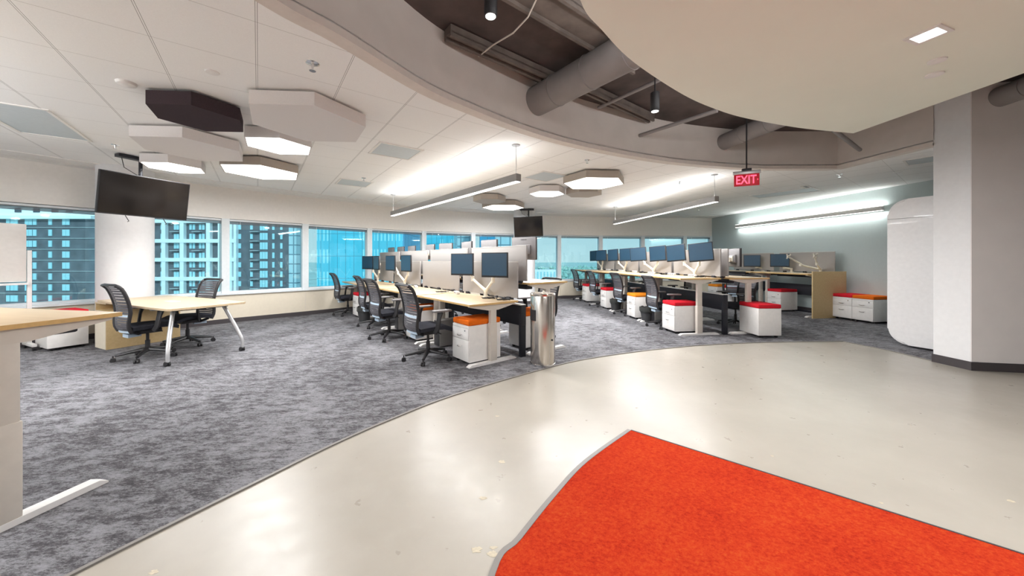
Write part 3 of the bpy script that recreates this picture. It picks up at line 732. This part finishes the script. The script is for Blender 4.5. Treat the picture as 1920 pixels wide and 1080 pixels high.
# ---- desks
T1 = (0, 1.58, 3.15, 4.70); T2 = (0, 1.52, 3.04, 4.55)
for k in range(4):
    c = r1.P(.76+T1[k], .39); place('desk79', mk_desk(.80, 1.51), c[0], c[1], r1.rz, 'maple desk with grey screen, %s on the aisle side of the left bench row' % ORDN[k], 'left bench aisle desks')
    c = r1.P(.76+T1[k]-.03, 1.76-.39); place('desk103', mk_desk(1.03, 1.49), c[0], c[1], r1.rz+pi, 'raised maple desk, %s on the window side of the left bench row' % ORDN[k], 'left bench window-side desks')
    c = r2.P(.74+T2[k], .39); place('desk103', mk_desk(1.03), c[0], c[1], r2.rz, 'raised maple desk, %s on the left side of the right bench row' % ORDN[k], 'right bench left-side desks')
    c = r2.P(.74+T2[k], 1.76-.39); place('desk103', mk_desk(1.03), c[0], c[1], r2.rz+pi, 'raised maple desk, %s on the wall side of the right bench row' % ORDN[k], 'right bench wall-side desks')
for k in range(2):
    c = r3.P(.82+1.60*k, .39); place('desk103', mk_desk(1.03), c[0], c[1], r3.rz, '%s of the two raised desks along the blue-grey wall' % ('nearer' if k == 0 else 'farther'), 'wall row desks')
# wood end panel of row 3
t = thing('maple_partition', 'tall maple end panel closing the wall row', 'panel', *r3.P(-.02, .47), 0, r3.rz)
MB().box((0, 0, .545), (.03, .93, 1.09), .002).build('board', M['maple_panel'], t)
# spines
def spine(r, L, label):
    c = r.P(L/2, .88); t = thing('cable_spine', label, 'cable spine', c[0], c[1], 0, r.rz)
    MB().box((0, 0, .585), (L, .085, .28), .004).build('beam', M['blackm'], t)
    tag(MB().box((0, 0, .729), (L-.02, .095, .012)).build('cap', M['white'], t), 'pale cap along the top')
    for x in (L/2-.03, L/6, -L/6, -L/2+.03): MB().box((x, 0, .30), (.05, .09, .60), .004).build('post', M['blackm'], t)
spine(r1, 6.1, 'black cable spine under the left bench row'); spine(r2, 5.9, 'black cable spine under the right bench row')
c = r3.P(1.65, .9); t = thing('cable_spine', 'black cable spine behind the wall row', 'cable spine', c[0], c[1], 0, r3.rz)
MB().box((0, 0, .585), (3.1, .06, .28), .004).build('beam', M['blackm'], t); MB().box((0, 0, .03), (3.1, .05, .05)).build('base_rail', M['blackm'], t)
for x in (-1.5, 1.5): MB().box((x, 0, .3), (.05, .06, .6)).build('post', M['blackm'], t)

# ---- chairs
def chair(x, y, face, label, group='black mesh office chairs'):
    place('chair', mk_chair2, x, y, face-pi/2, label, group)
def facing(r, s): return atan2(s*r.p.y, s*r.p.x)
chair(-1.14, 4.72, facing(r1, 1), 'black mesh office chair at the nearest desk of the left bench row')
chair(-2.12, 6.00, facing(r1, 1)+.05, 'black mesh office chair at the second desk of the left bench row')
chair(-2.80, 7.10, facing(r1, 1)-.04, 'black mesh office chair mostly hidden behind the one at the second desk')
chair(-4.05, 8.58, facing(r1, 1), 'black mesh office chair beside the far red-topped cabinet of the left bench row')
for k, (tt, q) in enumerate(((.0, 0), (2.3, 1.95), (4.0, 1.95), (5.3, 1.95))):
    x, y = (.43, 5.93) if k == 0 else r1.P(tt, q); chair(x, y, facing(r1, -1), 'black office chair on the window side of the left bench row, %s one' % ORDN[k])
for k, (x, y) in enumerate(((3.05, 7.0), (2.85, 8.6), (2.60, 10.2), (2.40, 11.72))):
    chair(x, y, facing(r2, 1)+(-.05, .04, 0, .03)[k], 'black mesh office chair on the left side of the right bench row, %s one' % ORDN[k])
for k, tt in enumerate((.74, 2.54, 4.1)):
    x, y = r2.P(tt, 1.70); chair(x, y, facing(r2, -1), 'dark office chair on the wall side of the right bench row, %s one' % ORDN[k])
chair(6.38, 9.95, facing(r3, 1)+.9, 'dark office chair by the desks along the blue-grey wall')
chair(-5.03, 4.80, atan2(.905, .425), 'black mesh office chair on the near side of the meeting table')
chair(-5.16, 5.53, atan2(-.905, -.425)+.1, 'brownish-black office chair on the far side of the meeting table')

# ---- pedestals
def ped(key, x, y, rz, label, drawers=True):
    place('ped_%s%d' % (key, drawers), mk_ped(key, drawers), x, y, rz, label, 'white pedestal cabinets with cushions')
def pedr(r, t, q, key, label): x, y = r.P(t+.2, q+.25); ped(key, x, y, r.rz, label)
pedr(r1, .10, .05, 'cor', 'white pedestal cabinet with orange cushion under the nearest desk of the left bench row')
pedr(r1, 1.73, .07, 'cor', 'white pedestal cabinet with orange cushion behind the nearest chair')
pedr(r1, 4.86, .02, 'cred', 'white pedestal cabinet with red cushion at the far end of the left bench row')
x, y = r1.P(.42, 1.36); ped('cor', x, y, r1.rz+pi, 'white pedestal cabinet on the window side of the left bench row, seen from behind')
pedr(r2, .17, .0, 'cred', 'white pedestal cabinet with red cushion under the nearest desk of the right bench row')
pedr(r2, 1.72, .03, 'cyl', 'white pedestal cabinet with yellow-orange cushion in the right bench row')
pedr(r2, 3.36, .03, 'cred', 'white pedestal cabinet with red cushion, third in the right bench row')
pedr(r2, 4.92, .03, 'cred', 'white pedestal cabinet with red cushion, farthest in the right bench row')
ped('cred', 4.44, 6.24, R(183)-pi/2*0+R(-92)+R(90), 'white pedestal cabinet with red cushion standing at the aisle end of the right bench row', False)
x, y = r3.P(1.2, .52); ped('cred', x, y, r3.rz, 'white pedestal cabinet with red cushion under the wall row')
x, y = r3.P(2.45, .2); ped('cred', x, y, r3.rz, 'white pedestal cabinet with red cushion in the gap under the right bench row')
x, y = r3.P(3.1, .25); ped('cyl', x, y, r3.rz, 'white pedestal cabinet with orange cushion at the far end of the wall row')
ped('cred', 7.735, 7.93, r3.rz, 'white pedestal cabinet with red cushion beside the maple end panel')
ped('cor', 7.80, 7.535, r3.rz, 'white pedestal cabinet with orange cushion beside the white booth')
ped('cred', -6.93, 5.36, R(66), 'white pedestal cabinet with red cushion behind the foreground desk, by the window', False)

# ---- monitors and arms
def row_mons(r, q, pairs, zdesk, zc, faces, side, qa):
    for k, (ts, fa) in enumerate(zip(pairs, faces)):
        ms = []
        for j, (tt, f_) in enumerate(zip(ts, fa)):
            x, y = r.P(tt, q); mo = monitor((x, y), zc, f_, '%s monitor of the pair on the %s desk, %s' % (('nearer', 'farther')[j], ORDN[side[1][k]], side[0]))
            if side[0].startswith('left side of the right'): mo.rotation_euler[1] = -R(5-1.2*k)
            ms.append((x-cos(f_)*.085, y-sin(f_)*.085, zc-.03))
        b = r.P(sum(ts)/len(ts)+.0, qa); arm(b, zdesk, ms, 'cream twin monitor arm on the %s desk, %s' % (ORDN[side[1][k]], side[0]))
fm = facing(r1, -1); fB = facing(r1, 1)
row_mons(r1, .55, [(.23, 1.09), (3.32, 4.22), (5.2, 5.9)], .80, 1.285, [(fm+.42, fm+.45), (fm+.1, fm+.15), (fm+.0, fm+.4)], ('aisle side of the left bench row', [0, 2, 3]), .70)
row_mons(r1, 1.18, [(.33, 1.24), (1.96, 2.78), (3.49, 4.5), (5.2, 5.9)], 1.03, 1.53, [(fB+.42, fB+.1), (fB-.1, fB+.2), (fB, fB), (fB, fB)], ('window side of the left bench row', [0, 1, 2, 3]), 1.06)
g1 = facing(r2, -1)
row_mons(r2, .55, [(.22, .99), (1.68, 2.58), (3.24, 4.1), (5.0, 5.65)], 1.03, 1.50, [(g1+.75, g1+.45), (g1+.45, g1+.7), (g1+.5, g1+.35), (g1+.5, g1+.3)], ('left side of the right bench row', [0, 1, 2, 3]), .70)
g2 = facing(r2, 1)
row_mons(r2, 1.24, [(.22, 1.2), (1.9, 2.8)], 1.03, 1.40, [(g2-.2, g2), (g2, g2)], ('wall side of the right bench row', [0, 1]), 1.06)
for nm, px, zc, Y, lab in (('a', 1410, 1.33, 10.2, 'farther'), ('b', 1462, 1.345, 9.25, 'nearer')):
    x = (px-CX)/F*Y; f_ = R(-122); monitor((x, Y), zc, f_, '%s blue monitor on the desks along the blue-grey wall' % lab)
    arm((x+.33, Y+.02), 1.03, [(x-cos(f_)*.085, Y-sin(f_)*.085, zc-.02)], 'single cream monitor arm holding the %s monitor of the wall row' % lab)
# empty twin arm with star plates
b = r3.P(.36, .70); e1 = (((1477-CX)/F)*8.35, 8.35, 1.44); e2 = (((1527-CX)/F)*8.1, 8.1, 1.46)
ta = arm(b, 1.03, [e1, e2], 'cream twin monitor arm with empty star plates and no monitors')
for e in (e1, e2):
    mb = MB(); v = Vector((e[0]-b[0], e[1]-b[1]-.03, e[2]-1.03))
    for a in (R(45), R(135)): mb.box(v, (.15, .012, .03), .003, ry=a)
    mb.build('star_plate', M['arm'], ta)

# brand wording on the back of the near tall monitor
nb = [o for o in COL.objects if o.get('label', '').startswith('nearer monitor of the pair on the nearest desk, window side of the left')][0]
text_mesh('brand_lettering', 'SAMSUNG', .022, nb, M['black'], (0, .0285, .13), (R(90), 0, pi))

# ---- desk clutter
def power(x, y, z, rz, label):
    t = thing('power_module', label, 'power module', x, y, z, rz, 'white power modules on the desks')
    MB().box((0, 0, .022), (.20, .06, .044), .008).build('case', M['white'], t)
    mb = MB()
    for k in (-.055, 0, .055): mb.box((k, -.031, .024), (.028, .004, .024))
    mb.build('sockets', M['armpad'], t)
for k, (tt, q) in enumerate(((.5, .62), (1.25, .66), (2.0, .62), (2.9, .66), (3.7, .66), (4.6, .66))):
    x, y = r2.P(tt, q-.04); power(x, y, 1.03, r2.rz+.1*(k % 3), 'white power module on the right bench row, %s from the near end' % ORD[k])
for k, (tt, q) in enumerate(((1.35, .60), (3.0, .62))):
    x, y = r1.P(tt, q); power(x, y, .80, r1.rz-.3, 'white power module on the %s bench desk by the low screen gap' % ('nearest', 'second')[k])
def coil(x, y, z, s, label):
    random.seed(int((x+20)*1000)); pts = []
    for i in range(40):
        a = i*.62; rr = s*(.5+.5*sin(i*.37)); pts.append((rr*cos(a)+.03*sin(i), .55*rr*sin(a), .006+.012*(i % 3)/2))
    tag(MB().tube(pts, .004, 5).build('cable_coil', M['black'], loc=(x, y, z)), label, 'cable', 'black cable coils on the desks')
for (tt, q, r_, z, lab) in ((.42, .60, r1, .80, 'tangle of black cable on the nearest left desk beside the monitor arm'), (.15, .66, r1, .80, 'small black cable loop at the end of the nearest left desk'),
                            (1.75, .55, r1, .80, 'black cable on the second left desk below the plain screen'), (3.75, .6, r1, .80, 'black cable on the third left desk'),
                            (.3, .6, r2, 1.03, 'black cable on the nearest right-row desk'), (1.45, .6, r2, 1.03, 'black cable between the first two right-row desks'), (2.4, .6, r2, 1.03, 'black cable on the second right-row desk')):
    x, y = r_.P(tt, q); coil(x, y, z, .09, lab)
# computers under the left bench
def tower(x, y, rz, label):
    t = thing('computer_tower', label, 'computer', x, y, .012, rz, 'computer towers')
    MB().box((0, 0, .21), (.18, .42, .40), .008).build('case', M['lamp'], t); MB().box((0, -.213, .21), (.165, .012, .38), .004).build('front_panel', M['black'], t)
for tt, r_, lab in ((1.28, r1, 'dark computer tower on the floor behind the nearest chair'), (2.95, r1, 'computer tower under the second desk of the left bench row'), (1.3, r2, 'dark computer tower under the nearest right-row desk')):
    x, y = r_.P(tt, .42); tower(x, y, r_.rz, lab)
# waste baskets
def basket(x, y, label, liner=True):
    t = thing('waste_basket', label, 'bin', x, y, .012, 0, 'dark mesh waste baskets')
    MB().lathe([(.11, 0), (.145, .30), (.150, .305), (.143, .30), (.108, .01)], seg=28).build('basket', M['mesh'], t)
    mb = MB(); rows = []
    for j, (rr, z) in enumerate(((.140, .20), (.147, .29), (.153, .318), (.157, .29), (.154, .22))):
        rows.append([((rr+.006*sin(k*2.7+j))*cos(2*pi*k/24), (rr+.006*sin(k*2.7+j))*sin(2*pi*k/24), z+.012*sin(k*1.9)) for k in range(24)])
    mb.grid(rows, True); mb.build('liner', M['bag'], t)
basket(-3.26, 7.68, 'dark lined waste basket beside the far red-topped cabinet of the left row'); basket(2.96, 7.62, 'dark lined waste basket between the yellow-orange cabinet and the nearest right-row chair')
basket(2.74, 9.16, 'dark lined waste basket beside the third cabinet of the right bench row')

# steel litter bin
t = thing('litter_bin', 'tall brushed steel litter bin at the end of the left bench row', 'bin', .40, 4.52, 0)
MB().lathe([(.158, .02), (.160, .03), (.160, .905), (.156, .915), (.150, .90), (.150, .60)], seg=64).build('body', M['steel'], t)
MB().lathe([(.164, .009), (.166, .03), (.160, .034)], seg=64).build('base_ring', M['chrome'], t)
MB().lathe([(.163, .895), (.165, .915), (.157, .925), (.10, .918), (.02, .915)], seg=64).build('lid', M['steel'], t)
MB().tube([(.01, 0, .915), (.01, 0, .955)], [.018, .012], 10).build('lid_knob', M['arm'], t)
def curved(r, a0, a1, z0, z1, n=8):
    mb = MB(); A = [a0+(a1-a0)*i/n for i in range(n+1)]
    mb.grid([[(rr*cos(a), rr*sin(a), z) for rr, z in ((r, z0), (r+.003, z0), (r+.003, z1), (r, z1))] for a in A], True); return mb
tag(curved(.1605, R(-185), R(-128), .58, .72).build('opening_flap', M['black'], t), 'dark square opening')
a = R(-48); MB().tube([(.158*cos(a), .158*sin(a), .34), (.167*cos(a), .167*sin(a), .34)], .012, 14).build('lock', M['black'], t)
a = R(-62); MB().tube([(.1605*cos(a), .1605*sin(a), .04), (.1605*cos(a), .1605*sin(a), .90)], .0016, 6).build('seam', M['silver'], t)

# ---- foreground desk at left
T = Vector((-2.412, 2.15)); ex = Vector((.98, -.19)).normalized(); ey = Vector((.19, .98)).normalized()
L_, D_ = 1.8, .86; c = T-ex*L_/2-ey*D_/2
PROTO.pop('fd', None); place('fd', mk_desk(1.03, L_, D_, False), c.x, c.y, atan2(ex.y, ex.x), 'raised maple desk in the left foreground, cut by the edge of the view')

# ---- meeting table on its storage block
u = Vector((.905, -.425)); v = Vector((.425, .905)); P0 = Vector((-4.30, 4.35)); c = P0-u*1.17+v*.44
t = thing('meeting_table', 'pale maple meeting table with two splayed silver legs on casters', 'table', c.x, c.y, 0, atan2(u.y, u.x))
hl, hw_ = 1.17, .44
poly = [(-hl, -hw_+.03), (-.4, -hw_-.01), (.5, -hw_-.02), (hl-.03, -hw_), (hl, -hw_+.03), (hl+.02, 0), (hl, hw_-.03), (hl-.03, hw_), (.5, hw_+.02), (-.4, hw_+.01), (-hl, hw_-.03)]
MB().prism(poly, .708, .735).build('tabletop', M['maple'], t)
MB().box((.1, 0, .736), (.24, .10, .004), .001).build('cable_flap', M['white'], t)
mb = MB(); mb.box((.25, 0, .69), (1.5, .05, .035)); mb.box((hl-.25, 0, .69), (.05, .62, .035)); mb.build('under_frame', M['blackm'], t)
for s in (-1, 1):
    l = thing_part('leg', t)
    MB().tube([(hl-.30, s*(hw_-.16), .70), (hl-.16, s*(hw_-.07), .38), (hl-.09, s*(hw_-.03), .22), (hl-.07, s*(hw_-.02), .16), (hl-.07, s*(hw_-.02), .06)], [.024, .025, .024, .022, .020], 12).build('tube', M['silver'], l)
    mb = MB(); cc = Vector((hl-.085, s*(hw_-.02), .032))
    for q in (-1, 1): mb.tube([cc+Vector((0, q*.006, 0)), cc+Vector((0, q*.026, 0))], .031, 14)
    mb.box((cc.x+.005, cc.y, .055), (.05, .05, .022), .006); mb.build('caster', M['black'], l)
c2 = c-u*(hl-.20)
t = thing('storage_block', 'maple storage block carrying the left end of the meeting table', 'cabinet', c2.x, c2.y, 0, atan2(u.y, u.x))
mb = MB(); mb.box((0, 0, .30), (.40, .86, .58), .004); mb.box((-.185, 0, .645), (.03, .86, .115)); mb.box((0, .415, .645), (.38, .03, .115)); mb.box((0, 0, .645), (.37, .02, .115)); mb.build('carcass', M['maple_panel'], t)
MB().box((0, 0, .698), (.41, .87, .018)).build('top', M['maple'], t)
MB().box((0, -.4325, .30), (.39, .006, .57)).build('end_panel', M['cream'], t)

# ---- rolling whiteboard at far left
t = thing('rolling_whiteboard', 'rolling whiteboard at the far left window', 'whiteboard', -7.55, 4.62, 0, R(66))
MB().box((-.1, 0, 1.46), (1.5, .03, .86), .004).build('board', M['board'], t); MB().box((-.1, -.05, 1.00), (1.5, .09, .03), .004).build('tray', M['white'], t)
for s in (-.88, .68):
    MB().box((s, .01, .80), (.045, .035, 1.40), .004).build('post', M['white'], t)
    MB().box((s, 0, .085), (.05, .44, .045), .008).build('foot', M['white'], t)
    for q in (-.19, .19): MB().tube([(s-.012, q, .034), (s+.012, q, .034)], .030, 12).build('caster', M['black'], t)
MB().box((-.1, .01, .14), (1.55, .03, .03)).build('stretcher', M['white'], t)

# ---- white booth by the pier
bw, bh, r_ = 1.3, 2.30, .23; d = Vector((-.385, .923)).normalized(); A0 = Vector((6.0, 5.56))
t = thing('white_booth', 'tall glossy white rounded booth beside the pier', 'booth', A0.x, A0.y, 0, atan2(-d.y, -d.x))
pl = []
for cx_, cz_, a0 in ((bw-r_, bh-r_, 0), (r_, bh-r_, 90), (r_, r_+.04, 180), (bw-r_, r_+.04, 270)):
    for k in range(9): a = R(a0+k*90/8); pl.append((cx_+r_*cos(a), cz_+r_*sin(a)))
mb = MB(); mb.prism(pl, -.95, 0, Matrix.Rotation(R(90), 4, 'X')); bmesh.ops.bevel(mb.bm, geom=[e for e in mb.bm.edges if abs(e.verts[0].co.y-e.verts[1].co.y) < 1e-4], offset=.03, segments=3, affect='EDGES')
M['booth'] = mat('glossy_white_shell', (.80, .79, .79), .18, spec=.5, coat=.3)
mb.build('shell', M['booth'], t)
MB().box((bw/2, -.0008, 2.0), (bw-.01, .003, .006)).build('seam', M['armpad'], t)
mb = MB()
for k in range(4):
    for q in range(5): mb.box((.98-k*.105+q*.017, -.001, .255), (.012, .004, .03))
mb.build('vent_grille', M['armpad'], t)
MB().box((bw/2, .45, .02), (bw-.5, .7, .045)).build('plinth', M['base'], t)

# ---- red rug inset
lc = [(-.26, .0), (-.18, .75), G(929, 1080), G(977, 1015), G(1042, 933), G(1102, 868), G(1183, 809)]
lcs = smooth_curve(lc); red = lcs + [(2.33, 1.585), (4.2, .02), (2.0, 0)]
tag(MB().prism(red, .0005, .009).build('red_rug', M['red'], smooth=False), 'bright orange-red carpet inset with a pointed corner in the foreground', 'rug')
mb = ribbon(lcs, -.028, .0005, .011); struct('trim_7', mb, M['edge'])
mb = ribbon([lcs[-1], (2.33, 1.585), (4.2, .02)], -.010, .0005, .011); struct('trim_8', mb, M['base'])
# chipped patches in the polished floor
for px, py, s, lab in ((893, 1031, .028, 'leftmost of the three pale chips by the lower left edge of the red rug'), (925, 1027, .018, 'smallest of the three pale chips by the red rug'), (924, 1038, .028, 'pale chip touching the curved edge of the red rug'),
        (940, 866, .030, 'pale chip in the floor midway between rug corner and carpet edge'), (288, 1073, .02, 'pale chip at the bottom edge near the grey carpet'), (906, 934, .024, 'faint chip left of the curved rug edge'), (1652, 943, .016, 'small chip beyond the straight edge of the red rug'),
        (1896, 940, .02, 'chip in the floor near the right edge of the view'), (1448, 855, .012, 'tiny white chip beyond the pointed rug corner'), (932, 780, .02, 'chip in the floor in front of the steel bin')):
    x, y = G(px, py); n = 17; random.seed(px)
    tag(MB().prism([(s*random.uniform(.45, 1.2)*cos(2*pi*k/n), s*random.uniform(.4, .8)*sin(2*pi*k/n)) for k in range(n)], .0004, .0009).build('floor_chip', M['chip'], loc=(x, y, 0)), lab, 'floor patch', 'chipped patches in the concrete')

# ---- low cabinet doors below the sill
for px in (1057,):
    c, L, rz = seg_frame(W2[13], W2[14]); t = thing('sill_cabinet', 'cream low cabinet doors under the window beyond the steel bin', 'cabinet', c.x, c.y, 0, rz)
    for s in (-1, 1): q = MB().box((s*.375, -.02, .355), (.745, .025, .48), .003).build('door', M['cream'], t); MB().tube([(s*.04, -.035, .33), (s*.04, -.045, .36), (s*.04, -.045, .44), (s*.04, -.035, .47)], .005, 6).build('handle', M['silver'], q)
for i in range(6, 11):
    c, L, rz = seg_frame(W2[i], W2[i+1]); n = Vector((sin(rz), -cos(rz))); struct('trim_%d' % (9+i), MB().box((0, 0, .36), (.005, .004, .50)), M['trim'], loc=(W2[i+1][0], W2[i+1][1], 0), rz=rz)

# ------------------------------------------------------------------ outside the windows
GZ = -38
ob = MB().box((0, 3000, GZ-.5), (12000, 6200, 1)).build('distant_ground', M['ground'], smooth=False); ob['kind'] = 'structure'
random.seed(9); mb = MB()
for i in range(700):
    Y = 170*(1+random.random()*3.2)**1.6; X = random.uniform(-.5, .75)*Y; s = random.uniform(5, 11)
    mb.lathe([(s*.3, 0), (s, s*.5), (s*.9, s*1.0), (s*.45, s*1.45)], (X, Y, GZ+1), 7)
tag(mb.build('tree_canopy', M['tree']), 'hazy green tree tops reaching to the horizon', 'trees', kind='stuff')
def px2x(px, Y): return (px-CX)/F*Y
def py2z(py, Y): return EYE+(HY-py)/F*Y
# brick block with white frame grid
Y = 110
t = thing('apartment_block', 'dark brick apartment block with white grid frame seen through the left windows', 'building', px2x(360, Y), Y, GZ)
x0, x1 = px2x(252, Y)-t.location.x, px2x(541, Y)-t.location.x; top = 34-GZ
MB().box(((x0+x1)/2, 4, top/2), (x1-x0, 8, top)).build('brick_wall', M['brick'], t, smooth=False)
mb = MB()
for px in (266, 312, 346, 395, 417, 437, 445): mb.box((px2x(px, Y)-t.location.x, -.5, top/2), (1.25 if px < 430 else .8, 1.0, top))
xl, xr = px2x(252, Y)-t.location.x, px2x(446, Y)-t.location.x
for py in (415, 452, 487, 522.5, 558): mb.box(((xl+xr)/2, -.6, py2z(py, Y)-GZ), (xr-xl, 1.0, 1.15))
mb.build('white_frame', M['band'], t, smooth=False)
wproto = None
def facade_windows(t, cols, zs, w, h, m='bwin', y=-.05):
    proto = None
    for z in zs:
        for x in cols:
            if proto is None: proto = o = MB().box((0, 0, 0), (w, .2, h)).build('window', M[m], t, smooth=False)
            else: o = proto.copy(); COL.objects.link(o); o.parent = t
            o.location = (x, y, z)
zs = [py2z(408+17.7*k, Y)-GZ for k in range(9)]
facade_windows(t, [px2x(p, Y)-t.location.x for p in (304, 309.5, 329, 334, 358, 364, 376, 382)], zs, .75, 1.7)
facade_windows(t, [px2x(p, Y)-t.location.x for p in (450, 472)], zs, .8, 1.6)
facade_windows(t, [px2x(p, Y)-t.location.x for p in (490, 495, 500)], zs, .75, 2.2)
facade_windows(t, [px2x(p, Y)-t.location.x for p in (513, 528)], zs, .7, 1.8)
mb = MB()
for k in range(9):
    for p in (331, 372, 480): mb.box((px2x(p, Y)-t.location.x, -.5, py2z(417+17.7*k, Y)-GZ), (2.6, 1.0, .2))
mb.build('balcony_slabs', M['balc'], t, smooth=False)
MB().box((px2x(548, Y)-t.location.x, 2.6, top/2), (2.4, 5, top)).build('glass_stair', M['curtain3'], t, smooth=False)
# block at the far left
t = thing('apartment_block', 'dark brick building with pale upper storey seen through the leftmost window', 'building', px2x(40, 100), 100, GZ)
Y = 100; x0, x1 = px2x(-150, Y)-t.location.x, px2x(178, Y)-t.location.x; zb = py2z(408, Y)-GZ
MB().box(((x0+x1)/2, 8, zb/2), (x1-x0, 16, zb)).build('brick_wall', M['brick'], t, smooth=False)
MB().box(((x0+x1)/2, 8.5, zb+6), (x1-x0, 15, 12)).build('upper_storey', M['band'], t, smooth=False)
MB().box(((x0+x1)/2, 7.5, zb), (x1-x0, 17, .9)).build('cornice', M['band'], t, smooth=False)
zs = [py2z(416+20.5*k, Y)-GZ for k in range(8)]
facade_windows(t, [px2x(p, Y)-t.location.x for p in (16, 24, 31, 51, 58, 66, 95, 121, 128)], zs, 1.0, 1.8)
facade_windows(t, [px2x(p, Y)-t.location.x for p in (25, 60, 95, 122)], [py2z(393, Y)-GZ], 1.9, 1.4, 'bdark', 1.0)
mb = MB()
for k in range(8): mb.box(((x0+x1)/2, -.1, py2z(406+20.5*k, Y)-GZ), (x1-x0, .2, .14))
mb.build('floor_bands', M['balc'], t, smooth=False)
# glass towers
def tower_b(px0, px1, Y, depth, ztop, m1, label, m2=None):
    x0, x1 = px2x(px0, Y), px2x(px1, Y)
    t = thing('glass_tower', label, 'building', (x0+x1)/2, Y, GZ)
    MB().box((0, depth/2, (ztop-GZ)/2), (x1-x0, depth, ztop-GZ)).build('curtain_wall', M[m1], t, smooth=False)
    if m2: MB().box(((x1-x0)/2+.1, depth/2, (ztop-GZ)/2), (.3, depth-.2, ztop-GZ-.5)).build('side_wall', M[m2], t, smooth=False)
    MB().box((0, depth/2, ztop-GZ+.6), ((x1-x0)*.6, depth*.6, 1.6)).build('roof_plant', M['balc'], t)
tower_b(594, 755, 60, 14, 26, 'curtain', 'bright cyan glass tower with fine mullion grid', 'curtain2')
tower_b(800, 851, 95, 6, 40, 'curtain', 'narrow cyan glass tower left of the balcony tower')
tower_b(853, 884, 120, 10, 60, 'curtain3', 'pale tower with balcony bands behind the bench screens')
tower_b(899, 928, 90, 5, 30, 'curtain2', 'deep blue glass building left of the small television'); tower_b(929, 958, 110, 8, 30, 'curtain3', 'pale office building directly left of the small television')
Y = 230; x0, x1 = px2x(985, Y), px2x(1044, Y)
t = thing('distant_building', 'distant white building with vertical strips beyond the trees', 'building', (x0+x1)/2, Y, GZ); h_ = py2z(506, Y)-GZ
MB().box((0, 6, h_/2), (x1-x0, 12, h_)).build('wall', M['band'], t, smooth=False)
facade_windows(t, [(k-4)*2.2 for k in range(9)], [h_-5], 1.0, 7.5, 'bwin', -.1)
t = thing('distant_building', 'low white-roofed building in the trees right of the bin', 'building', 60, 330, GZ)
MB().box((0, 0, 6), (60, 20, 12)).build('wall', M['band'], t, smooth=False); MB().box((0, 0, 13), (40, 12, 3)).build('roof_plant', M['balc'], t)
